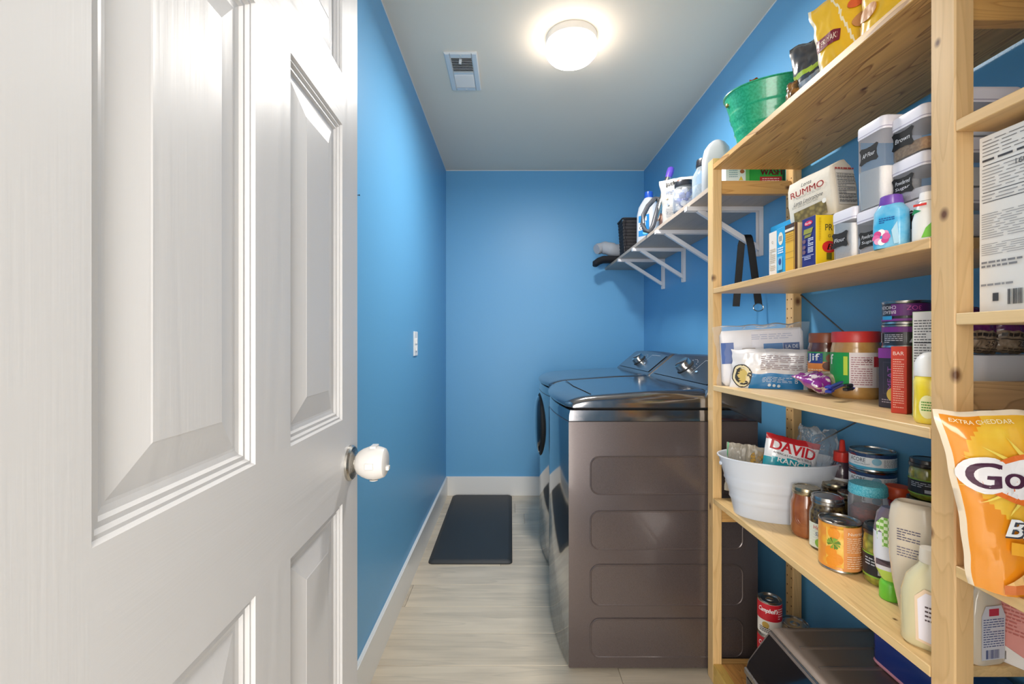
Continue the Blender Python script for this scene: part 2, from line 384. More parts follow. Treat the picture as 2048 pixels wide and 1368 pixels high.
for (x0, x1) in cols:
    for (z0, z1) in rws:
        bm = BM()
        for s in (-1, 1):
            prev = None
            for (d, dep) in rings:
                y = s * (DT / 2 - dep)
                ring = [bm.verts.new(p) for p in ((x0 + d, y, z0 + d), (x1 - d, y, z0 + d), (x1 - d, y, z1 - d), (x0 + d, y, z1 - d))]
                if prev:
                    for i in range(4): bm.faces.new((prev[i], prev[(i + 1) % 4], ring[(i + 1) % 4], ring[i]))
                prev = ring
            bm.faces.new(prev)
            bmesh.ops.recalc_face_normals(bm, faces=bm.faces)
        link('door_panel', bm, DV, DOOR)
# knob with white child-proof cover
SS = mat('brushed_nickel', '#B9B6B0', .28, metal=1.)
KZ = .942; kx = DW - .047
KM = Matrix.Translation((kx, -DT / 2, KZ)) @ X90
bm = BM(); lathe(bm, [(0.033, 0), (.033, .004), (.030, .0075), (.016, .009), (.0125, .011), (.0125, .03), (.014, .034)], 32, M=KM)
kn = link('door_knob', bm, SS, DOOR, smooth=35)
bm = BM(); lathe(bm, [(.0135, .012), (.021, .017), (.0265, .026), (.0305, .037), (.0315, .047), (.0295, .058), (.0265, .066), (.022, .069)], 28, M=KM)
box(bm, kx - .006, kx + .006, -DT / 2 - .0745, -DT / 2 - .06, KZ - .014, KZ - .006, .001)
box(bm, kx - .0325, kx - .028, -DT / 2 - .052, -DT / 2 - .036, KZ - .006, KZ + .006, .001); box(bm, kx + .028, kx + .0325, -DT / 2 - .052, -DT / 2 - .036, KZ - .006, KZ + .006, .001)
box(bm, kx - .012, kx + .012, -DT / 2 - .052, -DT / 2 - .04, KZ + .028, KZ + .033, .001)
c = link('knob_cover', bm, mat('white_cover_plastic', '#D9D7D5', .35), kn, smooth=35); c['label'] = 'white plastic child proof cover over the knob'
bm = BM(); lathe(bm, [(.0075, .0), (.008, .0015), (.004, .002)], 16, M=Matrix.Translation((kx - .0, -DT / 2 - .045, KZ - .032)) @ Matrix.Rotation(math.pi, 4, 'X'))
link('cover_button', bm, P('#D8D5D0'), kn)
bm = BM()
for z in (.2, 1.0, 1.85): box(bm, -.012, .003, -DT / 2 - .001, DT / 2, z, z + .09, .001)
link('hinge', bm, SS, DOOR)

# ---------------------------------------------------------------- ceiling light, vent, switch
cl = thing('ceiling_light', 'round white glass dome light glowing on the ceiling', 'light', (.258, 1.945, H))
bm = BM(); lathe(bm, [(.107, 0), (.109, -.004), (.108, -.03), (.104, -.034)][::-1], 48)
bmesh.ops.recalc_face_normals(bm, faces=bm.faces)
link('base_ring', bm, mat('lamp_base_white', '#E3E1DD', .4), cl, smooth=35)
dome = mat('lit_opal_glass', '#FFFFFF', .3, emit=DOME_STRENGTH)
dome.node_tree.nodes['Principled BSDF'].inputs['Emission Color'].default_value = (1, .93, .85, 1)
bm = BM(); lathe(bm, [(.003, -.112), (.035, -.110), (.065, -.103), (.092, -.088), (.108, -.069), (.112, -.055), (.108, -.043), (.101, -.034)], 48)
bmesh.ops.recalc_face_normals(bm, faces=bm.faces)
link('glass_dome', bm, dome, cl, smooth=60)
ld = bpy.data.lights.new('lamp_downlight', 'AREA'); ld.shape = 'DISK'; ld.size = .20; ld.energy = 16.5; ld.color = (1, .955, .90); ld.spread = math.radians(180)
lo = bpy.data.objects.new('lamp_downlight', ld); C.objects.link(lo); lo.parent = cl; lo.location = (0, 0, -.1135)
vt = thing('ceiling_vent', 'white rectangular louvred ceiling vent left of the dome light', 'vent', (-.228, 2.19, H))
VM = mat('vent_enamel', '#DEDEDD', .35)
bm = BM(); W2, L2 = .075, .152
for (x0, x1, y0, y1) in ((-W2, -.047, -L2, L2), (.047, W2, -L2, L2), (-.047, .047, -L2, -.122), (-.047, .047, .122, L2), (-.047, .047, -.008, .006)):
    box(bm, x0, x1, y0, y1, -.011, -.004)
prism = [(W2, L2, -.004), (W2 + .0, L2 + .0, 0)]
box(bm, -W2, W2, -L2, L2, -.004, -.0005)
bmesh.ops.bevel(bm, geom=[e for e in bm.edges if all(v.co.z < -.0105 for v in e.verts) and (all(abs(abs(v.co.x) - W2) < 1e-4 for v in e.verts) or all(abs(abs(v.co.y) - L2) < 1e-4 for v in e.verts))], offset=.005, segments=1, affect='EDGES')
link('frame', bm, VM, vt)
bm = BM(); box(bm, -.047, .047, -.122, .122, -.0052, -.0042); link('duct_shadow_plate', bm, P('#3A3A3A', .8), vt)
slat = None
for half, s in ((0, -1), (1, 1)):
    for i in range(9):
        y = (-.117 + i * .0125) if half == 0 else (.013 + i * .0122)
        if slat is None or i == 0:
            bm = BM(); box(bm, -.047, .047, -.0052, .0052, -.0006, .0006); xform(bm, Matrix.Rotation(s * math.radians(-38), 4, 'X'))
            slat = link('slat', bm, VM, vt)
        else:
            slat = slat.copy(); C.objects.link(slat)
        slat.location = (0, y, -.0095)
for y in (-.137, .137):
    bm = BM(); lathe(bm, [(.004, 0), (.004, -.0025), (.002, -.0035)][::-1], 12, M=Matrix.Translation((0, y, -.011))); bmesh.ops.recalc_face_normals(bm, faces=bm.faces); link('screw', bm, P('#C9C9C7', .3), vt)
bm = BM(); box(bm, -.008, .004, -.11, -.104, -.03, -.008, .001); xform(bm, Matrix.Rotation(.12, 4, 'Y')); link('damper_lever', bm, VM, vt)
sw = thing('light_switch', 'white wall switch plate on the left wall', 'switch', (XL, 2.345, 1.158))
bm = BM(); box(bm, 0, .006, -.043, .043, -.0625, .0625, .002); link('switch_plate', bm, mat('switch_white', '#F0F0EF', .3), sw)
for z in (-.024, .012):
    bm = BM(); box(bm, .006, .012, -.013, .013, z - .013, z + .015, .0015); link('rocker', bm, MATS['switch_white'], sw)
nl = thing('wall_nail', 'tiny dark nail in the left wall beside the door edge', 'nail', (XL, 1.46, 1.64))
bm = BM(); lathe(bm, [(.0012, 0), (.0012, .008), (.003, .008), (.003, .0095)], 10, M=Matrix.Rotation(math.pi / 2, 4, 'Y')); link('nail_shank', bm, P('#303236', .4), nl)

# ---------------------------------------------------------------- floor mat
m_ = mat('black_mat_foam', '#2B2E31', .55, bump=.25, bscale=500.)
mt = thing('floor_mat', 'black cushioned anti fatigue mat on the floor before the far wall', 'mat', (-.215, 2.91, 0))
bm = BM(); loft(bm, [(0, .222, .523, .025), (.006, .222, .523, .025), (.011, .217, .518, .022), (.018, .203, .504, .015), (.019, .199, .50, .013)], 5)
link('mat_body', bm, m_, mt, smooth=40)

# ---------------------------------------------------------------- washer and dryer
SLATE = mat('dark_slate_metal', '#5E5453', .28, metal=.4, coat=.35, bump=.03, bscale=900.)
FRONT = mat('glossy_slate_front', '#B4B2B0', .09, metal=1.)
LIDM = mat('polished_slate_lid', '#939295', .13, metal=.95)
GAP = mat('gap_black', '#0B0B0C', .7)
def laundry(name, label, Y0, Y1, dryer):
    t = thing(name, label, 'washing machine' if not dryer else 'dryer', (.55, (Y0 + Y1) / 2, 0))
    hw = (Y1 - Y0) / 2
    XF, XBk = .205 - .55, .874 - .55
    def front(y, bul=.037): return XF - bul * (1 - (y / hw) ** 2)
    N = 22
    def ys(): return [-hw + .003 + (2 * hw - .006) * i / N for i in range(N + 1)]
    def plan(bm, secs):
        rs = []
        for (z, dx, dy) in secs:
            f = (hw - dy) / hw
            ring = [bm.verts.new((front(y) + dx, y * f, z)) for y in ys()]
            ring += [bm.verts.new((XBk - dx * .3, hw * f - .003, z)), bm.verts.new((XBk - dx * .3, -hw * f + .003, z))]
            rs.append(ring)
        n = len(rs[0])
        for a, b in zip(rs, rs[1:]):
            for i in range(n): bm.faces.new((a[i], b[i], b[(i + 1) % n], a[(i + 1) % n]))
        bm.faces.new(rs[0]); bm.faces.new(rs[-1][::-1]); bmesh.ops.recalc_face_normals(bm, faces=bm.faces)
        for f in bm.faces:
            if f.normal.x < -.8: f.material_index = 1
        return bm
    bm = BM(); plan(bm, [(.014, .003, .001), (.02, 0, 0), (.884, 0, 0), (.886, .002, .001)])
    link('cabinet', bm, None, t, ms=[SLATE, FRONT], smooth=30)
    bm = BM(); plan(bm, [(.886, .004, .003), (.889, .004, .003)]); link('seam', bm, GAP, t)
    bm = BM(); plan(bm, [(.8885, .001, 0), (.91, .002, 0), (.926, .006, .002), (.93, .014, .008)]); link('top_band', bm, None, t, ms=[LIDM, FRONT], smooth=40)
    for sx in (-1, 1):
        for sy in (-1, 1): link('foot', lathe(BM(), [(.018, 0), (.018, .015)], 12, M=Matrix.Translation((.05 + sx * .26, sy * (hw - .06), 0))), GAP, t)
    # lid / worktop
    z0 = .9365
    prof = [(.0, z0), (-.004, z0 + .006), (-.003, z0 + .013), (.008, z0 + .021), (.03, z0 + .030), (.06, z0 + .037), (.10, z0 + .041), (.32, .992), (.50, .999), (.53, .999)]
    drop = [(0, 0), (.0005, .45), (.006, .78), (.016, .93), (.032, 1.0)]
    rowsY = [(-hw + a, gg) for a, gg in drop] + [(-hw + .04 + (2 * hw - .08) * i / 14, 1.) for i in range(15)] + [(hw - a, gg) for a, gg in drop[::-1]]
    bm = BM(); grid = []
    for (y, gg) in rowsY:
        ed = max(0, abs(y) - (hw - .035)) / .035; cx = .018 * ed ** 2.5
        grid.append([bm.verts.new((front(y) + px * (1 - .0) + cx if px < .5 else .70 - .55, y, z0 + (pz - z0) * gg)) for (px, pz) in prof])
    for a, b in zip(grid, grid[1:]):
        for i in range(len(prof) - 1): bm.faces.new((a[i], a[i + 1], b[i + 1], b[i]))
    xb = [bm.verts.new((.80 - .55, r[0], z0 + .06 * 0)) for r in rowsY]
    for i in range(len(grid) - 1):
        bm.faces.new((grid[i][-1], xb[i], xb[i + 1], grid[i + 1][-1])); bm.faces.new((grid[i][0], grid[i + 1][0], xb[i + 1], xb[i]))
    bmesh.ops.recalc_face_normals(bm, faces=bm.faces)
    link('worktop' if dryer else 'lid', bm, LIDM, t, smooth=50)
    bm = BM(); plan(bm, [(.93, .02, .012), (.9375, .02, .012)]); link('lid_gap', bm, GAP, t)
    if not dryer:                                     # chamfer line on the lid and finger notch at its front corner
        bm = BM(); tube(bm, [(front(-hw + .07) + .10, -hw + .05, z0 + .0425), (front(0) + .10, 0, z0 + .0425), (front(0) + .10, hw - .05, z0 + .0425)], .0012, 6)
        link('crease_line', bm, GAP, t)
        bm = BM(); box(bm, front(hw - .06) - .006, front(hw - .06) + .03, hw - .10, hw - .03, z0 - .004, z0 + .012, .003); link('finger_notch', bm, GAP, t)
    # console
    cp = [(.688, .985), (.696, 1.000), (.70, 1.006), (.812, 1.100), (.826, 1.107), (.85, 1.107), (.872, 1.098), (.886, 1.06), (.886, .88)]
    bm = BM(); rr = []
    K = [(-hw + .001, -.014, .98), (-hw + .006, -.003, 1), (-hw + .016, 0, 1)] + [(-hw + .03 + (2 * hw - .06) * i / 12, .006 * (1 - ((i - 6) / 6) ** 2), 1) for i in range(13)] + [(hw - .016, 0, 1), (hw - .006, -.003, 1), (hw - .001, -.014, .98)]
    for (y, dz, q) in K:
        rr.append([bm.verts.new((px - .55 + (0 if i < 6 else 0), y, pz + (dz if 2 < i < 7 else (min(dz, 0) if i < 8 else 0)))) for i, (px, pz) in enumerate(cp)])
    for a, b in zip(rr, rr[1:]):
        for i in range(len(cp) - 1): bm.faces.new((a[i], a[i + 1], b[i + 1], b[i]))
        bm.faces.new((a[-1], a[0], b[0], b[-1]))
    bm.faces.new(rr[0]); bm.faces.new(rr[-1]); bmesh.ops.recalc_face_normals(bm, faces=bm.faces)
    con = link('console', bm, mat('console_metal', '#85868A', .24, metal=.9), t, smooth=40)
    sl = math.atan2(.094, .112)
    def con_f(a, b, e):                               # a along -Y (right in the picture), b up the slope
        c_, s_ = math.cos(sl), math.sin(sl)
        return Vector((.756 - .55 + b * c_ - e * s_, -a, 1.053 + b * s_ + e * c_ + .004))
    pr = Print(con, con_f, .05); pr.rect(-hw + .03, -.066, hw - .03, .064, mat('console_panel', '#7F868D', .2, metal=.85)); p_ = pr.done('control_panel')
    pr = Print(con, lambda a, b, e: con_f(a, b, e + .0006), .05)
    for i in range(14):
        aa = math.radians(200 - i * 17); pr.rect(.0 + .062 * math.cos(aa) - .004, .052 * math.sin(aa) - .0008, .062 * math.cos(aa) + .004, .052 * math.sin(aa) + .0008, '#C8CCD0')
    pr.rect(.10, -.03, .1015, .05, '#D0D4D8'); pr.rect(.10, .05, .24, .0512, '#D0D4D8'); pr.rect(.12, -.02, .14, -.012, '#9FC7E8')
    pr.done('control_marks')
    KM = Matrix.Translation(con_f(-.02, .0, .0)) @ Matrix.Rotation(-sl, 4, 'Y')
    # KM z axis = surface normal (-sin, 0, cos)
    bm = BM(); lathe(bm, [(.040, 0), (.040, .003), (.036, .004)], 32, M=KM); kb = link('dial_bezel', bm, GAP, t, smooth=30)
    bm = BM(); lathe(bm, [(.036, .002), (.0365, .006), (.034, .028), (.0325, .031), (.030, .032), (.028, .0315), (.006, .0305)], 40, M=KM)
    link('dial', bm, mat('chrome_dial', '#C9C6C2', .16, metal=1.), t, smooth=35)
    bm = BM(); box(bm, -.003, .003, -.031, .031, .031, .0335, .001); xform(bm, KM @ Matrix.Rotation(.5, 4, 'Z')); link('dial_pointer', bm, P('#5B5B5E', .2), t)
    # embossed side panels
    for (za, zb) in ((.765, .628), (.572, .433), (.382, .236), (.191, .052)):
        bm = BM(); zc = (za + zb) / 2; hz = (za - zb) / 2; xc = (.279 + .822) / 2; hx_ = (.822 - .279) / 2
        M = Matrix.Translation((xc - .55, -hw + .001, zc)) @ X90
        loft(bm, [(0, hx_, hz, .034), (.0006, hx_, hz, .034), (.0022, hx_ - .0015, hz - .0015, .033), (.0022, hx_ - .003, hz - .003, .031), (.0008, hx_ - .0055, hz - .0055, .0285)], 8, M=M)
        bmesh.ops.recalc_face_normals(bm, faces=bm.faces)
        link('embossed_panel', bm, SLATE, t, smooth=8)
    if dryer:
        bm = BM(); M = Matrix.Translation((-.372, .0, .69)) @ Matrix.Rotation(-math.pi / 2, 4, 'Y')
        lathe(bm, [(.180, -.03), (.182, .0), (.178, .012), (.170, .016), (.16, .017)], 48, M=M); bmesh.ops.recalc_face_normals(bm, faces=bm.faces)
        dr = link('door', bm, GAP, t, smooth=35)
        bm = BM(); lathe(bm, [(.165, .012), (.160, .022), (.13, .034), (.07, .042), (.01, .044)], 48, M=M); bmesh.ops.recalc_face_normals(bm, faces=bm.faces)
        link('door_glass', bm, mat('smoked_glass', '#0D0E12', .06, coat=1.), dr, smooth=50)
    return t
laundry('washing_machine', 'dark slate top loading washing machine, the nearer of the laundry pair', 1.608, 2.292, False)
laundry('dryer', 'dark slate clothes dryer with a round front door by the far wall', 2.31, 2.994, True)

# ---------------------------------------------------------------- pine shelving unit
SX0, SX1 = .691, .995
U = thing('shelving_unit', 'tall open pine shelving unit along the right wall', 'shelving', (SX0, .708, 0))
ux, uy = SX0, .708
def upart(name, x0, x1, y0, y1, z0, z1, m, bev=.0012):
    bm = BM(); box(bm, x0 - ux, x1 - ux, y0 - uy, y1 - uy, z0, z1, bev); return link(name, bm, m, U)
def lz(y, px_y):  # helper: height of a picture row at depth y
    return HC - (px_y - VY) * y / F
PW, PD = .0306, .042
post_near = pine('pine_post_near', 2, '#E0BA85', '#C19760', knots=[(-.001, .018, 1.374, .0085), (.002, .0, HC - .053, .0095), (-.001, .029, 1.655, .006), (-.001, 0.042, .857, .008)], seed=1.3, contrast=.45)
post_far = pine('pine_post_far', 2, '#E3BE86', '#C0955B', knots=[(.003, .853, lz(1.56, 556), .010), (.002, .87, lz(1.58, 1012), .010)], seed=7.7, contrast=.5)
post_rear = pine('pine_post_rear', 2, '#DDB57C', '#B98B52', knots=[(.29, .85, lz(1.56, 603), .012)], seed=12.1, contrast=.5)
TOPZ = 1.798
upart('post', SX0, SX0 + PW, .708, .750, 0, TOPZ, post_near, .002)
upart('post', SX0, SX0 + PW, 1.556, 1.598, 0, TOPZ, post_far, .002)
upart('post', SX1 - PW, SX1, 1.556, 1.598, 0, TOPZ, post_rear, .002)
upart('post', SX1 - PW, SX1, .708, .750, 0, TOPZ, post_rear, .002)
upart('post', SX0, SX0 + PW, .24, .282, 0, TOPZ, post_far, .002); upart('post', SX1 - PW, SX1, .24, .282, 0, TOPZ, post_rear, .002)
# peg holes in the far rear post
bm = BM()
for i in range(52):
    z = .10 + i * .032
    lathe(bm, [(.0028, -.0002), (.0028, .0004)], 8, M=Matrix.Translation((SX1 - PW - ux, 1.565 - uy + .024 * (i % 2 == 0) * 0, z)) @ Matrix.Rotation(-math.pi / 2, 4, 'Y'))
    lathe(bm, [(.0028, -.0002), (.0028, .0004)], 8, M=Matrix.Translation((SX1 - PW - ux, 1.588 - uy, z)) @ Matrix.Rotation(-math.pi / 2, 4, 'Y'))
o = link('peg_holes', bm, P('#6E4A28', .8), U); o['kind'] = 'stuff'
rung_m = pine('pine_rung', 0, '#D6A765', '#AE7C41', knots=[(.262, .86, 1.700, .008)], seed=4.4, contrast=.7)
rung_shaded = pine('pine_rung_shaded', 0, '#B79467', '#8A6A45', seed=9.2, contrast=.9)  # darker copy of the rung pine: shade on the near rungs painted in
for (y0, y1, mm) in ((1.566, 1.588, rung_m), (.718, .740, rung_shaded), (.25, .272, rung_m)):
    for (za, zb) in ((.02, .064), (.548, .592), (1.063, 1.107), (1.679, 1.724)):
        upart('rung', SX0 + PW, SX1 - PW, y0, y1, za, zb, rung_m if za > 1.5 else mm)
def board(y0, y1, zt0, zt1, m, th=.018, x0=SX0, x1=SX1, cut=True):
    """shelf whose top is at zt0 at y0 and zt1 at y1; the rear corners clear the wall posts"""
    bm = BM(); box(bm, x0 - ux, x1 - ux, y0 - uy, y1 - uy, -th, 0, .0012)
    for v in bm.verts:
        y = v.co.y + uy; v.co.z += zt0 + (zt1 - zt0) * (y - y0) / (y1 - y0)
    return link('shelf', bm, m, U)
NY, FY = .7505, 1.5555
S1 = (1.776, 1.776); S2 = (1.343, 1.352); S3 = (1.0285, 1.0205); S4 = (.635, .635); S5 = (.068, .068)
shm = [pine('pine_shelf_%d' % i, 1, c1, c2, seed=2.9 * i + 21, contrast=ct, fig=fg, knots=kn) for i, (c1, c2, ct, fg, kn) in enumerate([
    ('#DDAE68', '#94622C', 1.0, 1.0, [(.13, .35, 1.758, .007), (.2, .2, 1.758, .006)]), ('#E2BB83', '#C1935A', .5, .7, []), ('#EACB98', '#CFA66E', .5, .6, []),
    ('#E8C68D', '#C79C62', .5, .7, [(.05, .17, .635, .004), (.08, .42, .635, .005), (.12, .37, .635, .004)]), ('#D49A55', '#9A5F2C', .9, 1.0, [])])]
for (zn, zf), m in zip((S1, S2, S3, S4), shm[:4]): board(NY, FY, zn, zf, m)
board(NY, FY, .068, .068, shm[4], x0=SX0 + .031)
upart('front_rail', SX0, SX0 + .0305, NY, FY, .0, .068, pine('pine_rail', 1, '#D8B25F', '#B98D45', seed=31., contrast=.5))
for z, m in ((1.776, shm[0]), (1.515, shm[1]), (1.215, shm[2]), (.823, shm[3]), (.40, shm[2]), (.068, shm[1])): board(.2825, .7075, z, z, m)
def sz(s, y): return s[0] + (s[1] - s[0]) * (y - NY) / (FY - NY)
bm = BM()
tube(bm, [(.300, 1.556 - uy, 1.330), (.300, .742 - uy, .80)], .0022, 6); tube(bm, [(.3035, 1.556 - uy, .795), (.3035, .742 - uy, 1.27)], .0022, 6)
link('cross_brace', bm, mat('dull_steel_rod', '#8C8A86', .35, metal=1.), U)

# ---------------------------------------------------------------- wall shelf on brackets
W = thing('wall_shelf', 'long greyish wooden wall shelf above the laundry machines', 'shelf', (.715, 2.5, 1.712))
bm = BM(); box(bm, 0, XR - .715, 1.606 - 2.5, YB - 2.5, 0, .018, .001)
link('board', bm, pine('wall_board_veneer', 1, '#B9AA9B', '#8F8174', seed=55., contrast=.25, fig=.4), W)
WZ = 1.730
BW = mat('white_bracket_enamel', '#E2E1E4', .35)
brs = []
for y, lab in ((3.0, 'white metal shelf bracket farthest from the camera'), (2.645, 'white metal shelf bracket second from the far wall'), (2.22, 'white metal shelf bracket just left of the pine unit'), (1.835, 'white metal shelf bracket with a belt hung over it')):
    b = thing('shelf_bracket', lab, 'bracket', (XR, y, 1.712), 0, 'white brackets under the wall shelf')
    bm = BM(); box(bm, -.306, -.003, -.013, .013, -.004, -.0002, .0008); box(bm, -.306, -.003, -.013, -.010, -.018, -.004); box(bm, -.306, -.003, .010, .013, -.018, -.004); box(bm, -.308, -.3055, -.013, .013, -.018, -.0002); link('arm', bm, BW, b)
    bm = BM(); box(bm, -.004, -.0004, -.013, .013, -.197, -.0002, .0008); box(bm, -.018, -.004, -.013, -.010, -.197, -.018); box(bm, -.018, -.004, .010, .013, -.197, -.018); link('wall_leg', bm, BW, b)
    bm = BM(); box(bm, 0, .305, -.009, .009, -.010, .010, .001)
    p0, p1 = Vector((-.258, 0, -.012)), Vector((-.012, 0, -.168)); d = (p1 - p0)
    bmesh.ops.scale(bm, vec=(d.length / .305, 1, 1), verts=bm.verts)
    xform(bm, Matrix.Translation(p0) @ Matrix.Rotation(math.atan2(-d.z, d.x), 4, 'Y')); link('brace', bm, BW, b)
    bm = BM()
    for z in (-.05, -.18): lathe(bm, [(.004, 0), (.0035, .002), (.001, .0025)], 10, M=Matrix.Translation((-.004, 0, z)) @ Matrix.Rotation(-math.pi / 2, 4, 'Y'))
    link('screws', bm, P('#8D8D90', .3, metal=1.), b)
# belt over the nearest bracket's brace
bl = thing('leather_belt', 'black leather belt draped over the nearest shelf bracket', 'belt', (.965, 1.835, 1.57))
def strap(pts, wd, th=.0022):
    bm = BM(); prev = None
    for i, (p, n) in enumerate(pts):
        p = Vector(p); n = Vector(n).normalized(); ax = Vector((.75, -.66, 0)) * wd / 2
        ax = Vector((.82, -.30, -.05)).normalized() * wd / 2
        ring = [bm.verts.new(p + ax + n * th / 2), bm.verts.new(p - ax + n * th / 2), bm.verts.new(p - ax - n * th / 2), bm.verts.new(p + ax - n * th / 2)]
        if prev:
            for j in range(4): bm.faces.new((prev[j], prev[(j + 1) % 4], ring[(j + 1) % 4], ring[j]))
        else: bm.faces.new(ring[::-1])
        prev = ring
    bm.faces.new(prev); bmesh.ops.recalc_face_normals(bm, faces=bm.faces); return bm
pts = []
for i in range(9):                 # far strand, hanging low
    z = -.255 + i * .031; pts.append(((-.035 + .010 * i / 8, .045 - .022 * i / 8 * 1.0, z), (0, 1, 0)))
for i in range(7):
    a = math.pi * i / 6; pts.append(((-.022 + .008 * i / 6, .018 * math.cos(a), .012 + .018 * math.sin(a)), (0, math.cos(a), math.sin(a))))
for i in range(1, 9):
    z = .012 - i * .033; pts.append(((-.012 + .0035 * i, -.020 - .0015 * i, z), (0, -1, 0)))
link('strap', strap(pts, .026), mat('black_leather', '#0C0B0D', .45, spec=.3, bump=.3, bscale=300.), bl, smooth=40)
bm = BM()
for i in range(5): lathe(bm, [(.002, 0), (.002, .0005)], 8, M=Matrix.Translation((-.034 + .0012 * i, .0418 - .0028 * i, -.20 + i * .028)) @ Matrix.Rotation(math.pi / 2, 4, 'X'))
link('belt_holes', bm, P('#B9B4AA', .5), bl)
bm = BM(); ring = [Vector((.014 + .02 * math.cos(a), -.034, -.265 + .015 * math.sin(a))) for a in [2 * math.pi * i / 16 for i in range(17)]]
tube(bm, ring, .0022, 6); link('buckle', bm, SS, bl)

# ================================================================ goods on the shelves
def jar_lid(r, h, z, ribs=True, n=32):
    bm = BM(); lathe(bm, [(r, z), (r * 1.02, z + .001), (r * 1.02, z + h * .45), (r * .985, z + h * .5), (r * .985, z + h * .86), (r * .95, z + h), (r * .82, z + h), (r * .80, z + h - .0012), (r * .01, z + h - .0012)], n); return bm
def carton(name, label, cat, w_, d_, h_, loc, rot, mats, group=None):
    """mats: front, right, top, other"""
    t = thing(name, label, cat, loc, rot, group); bm = BM(); box(bm, -w_ / 2, w_ / 2, -d_ / 2, d_ / 2, 0, h_, .0008)
    for f in bm.faces:
        n = f.normal
        f.normal_update(); n = f.normal
        f.material_index = 0 if n.y < -.9 else 1 if n.x > .9 else 2 if n.z > .9 else 3
    link('carton', bm, None, t, ms=[P(c) for c in mats]); return t
def at(px, py, y):       # picture point at depth y
    return ((px - VX) * y / F, y, HC - (py - VY) * y / F)

# ---- bags with inflated, crumpled sides
class Bag:
    def __init__(s, w_, d_, h_, seed=0, amp=.004, topw=1., botw=1., gusset=0., freq=9., lean=0., pw=.62, flip=False):
        s.__dict__.update(w=w_, d=d_, h=h_, seed=seed, amp=amp, topw=topw, botw=botw, g=gusset, freq=freq, lean=lean, pw=pw)
    def surf(s, u, v, side, e=0.):
        wd = s.w / 2 * (s.botw + (s.topw - s.botw) * v) * (1 - .05 * math.sin(math.pi * v))
        env = max(0, 1 - abs(u) ** 2.6) ** .7
        vv = (1 - v) ** s.pw * (1 if s.g else min(1, (v * 5)) ** .6); vv = min(1, vv * 1.25) * (1 if v < .93 else max(.06, (1 - v) / .07 * .9 + .06))
        t = s.d / 2 * env * vv * (1. if not s.g else (.8 + .2 * v))
        x, z = u * wd, v * s.h
        nz = noise.noise(Vector((u * s.w * s.freq * 2 + s.seed, v * s.h * s.freq * 2, side * 3 + s.seed)))
        nz += .6 * abs(noise.noise(Vector((u * s.w * s.freq * 5 + s.seed, v * s.h * s.freq * 5, side + s.seed)))) 
        edge = min(1, (1 - abs(u)) * 4) * .8 + .2
        y = side * (t + nz * s.amp * edge + e) + s.lean * v * v
        x += s.amp * .8 * noise.noise(Vector((3.1, v * 6 + s.seed, 0)))
        z += s.amp * noise.noise(Vector((u * 3 + s.seed, 7.7, v)))
        return Vector((x, y, z))
    def mesh(s, mi=None, nu=40, nv=40):
        bm = BM(); G = {}
        for side in (-1, 1):
            for i in range(nu + 1):
                for j in range(nv + 1):
                    u = -1 + 2 * i / nu; v = j / nv
                    if side == 1 and i in (0, nu): G[side, i, j] = G[-1, i, j]; continue
                    G[side, i, j] = bm.verts.new(s.surf(u, v, side))
        for side in (-1, 1):
            for i in range(nu):
                for j in range(nv):
                    q = [G[side, i, j], G[side, i + 1, j], G[side, i + 1, j + 1], G[side, i, j + 1]]
                    f = bm.faces.new(q if side < 0 else q[::-1])
                    if mi: f.material_index = mi((i + .5) / nu * 2 - 1, (j + .5) / nv, side)
        for j, fl in ((0, 1), (nv, -1)):
            for i in range(nu):
                q = [G[-1, i, j], G[1, i, j], G[1, i + 1, j], G[-1, i + 1, j]]; q2 = []
                for x in q:
                    if x not in q2: q2.append(x)
                if len(q2) > 2:
                    f = bm.faces.new(q2[::fl])
                    if mi: f.material_index = mi((i + .5) / nu * 2 - 1, j / nv, -1)
        return bm
    def f(s, side=-1):
        def g(a, b, e):
            v = min(max(b / s.h, 0), 1); wd = s.w / 2 * (s.botw + (s.topw - s.botw) * v) * (1 - .05 * math.sin(math.pi * v))
            return s.surf(max(-1, min(1, a / wd)), v, side, e + .0024)
        return g
def bag(name, label, cat, B, loc, rot, mats, mi=None, group=None, smooth=60):
    t = thing(name, label, cat, loc, rot, group); link('pouch', B.mesh(mi), None, t, ms=mats, smooth=smooth); return t
GL = dict(coat=.5)

# ================= shelf 2 (cartons, canisters) ==================
z2 = lambda y: sz(S2, y) + .0004
# thin white box, blue box, taller blue box behind
def spine(px0, px1, X):   # y range of an aisle-facing spine
    return X * F / (px1 - VX), X * F / (px0 - VX)
X0 = .715
y0, y1 = spine(1538, 1553, X0); h = .121
t = carton('food_carton', 'thin white food carton at the left end of the carton row', 'box', y1 - y0, .19, h, (X0 + .095, (y0 + y1) / 2, z2(y0)), FACE, ['#EFE6DA', '#E8E1D8', '#E4DDD4', '#E9E2D8'])
w_ = y1 - y0; pr = Print(t, f_front(.19)); pr.fine(-w_ * .35, .015, w_ * .35, .075, 12, '#C9B79C', 3); pr.text('Q', 0, .092, .008, '#9A8A7A'); pr.done()
y0, y1 = spine(1553, 1570.5, X0)
t = carton('snack_carton', 'bright blue carton with a round white badge beside the thin white carton', 'box', y1 - y0 - .001, .19, .124, (X0 + .095, (y0 + y1) / 2, z2(y0)), FACE, ['#2FA6DF', '#DDE9F2', '#2C9BD2', '#2C9BD2'])
pr = Print(t, f_front(.19)); pr.oval(0, .095, .011, .017, '#EFE9D2'); pr.fine(-.007, .088, .007, .102, 4, '#4A4B70', 5); pr.fine(-.012, .055, .012, .073, 3, '#EAF6FC', 8, .6)
pr.rect(-.013, .012, .008, .048, '#7FC3E6'); pr.oval(-.002, .034, .006, .009, '#3D4E8C'); pr.text('LIFE', -.001, .008, .008, '#FFFFFF', w=.02, bold=.02); pr.done()
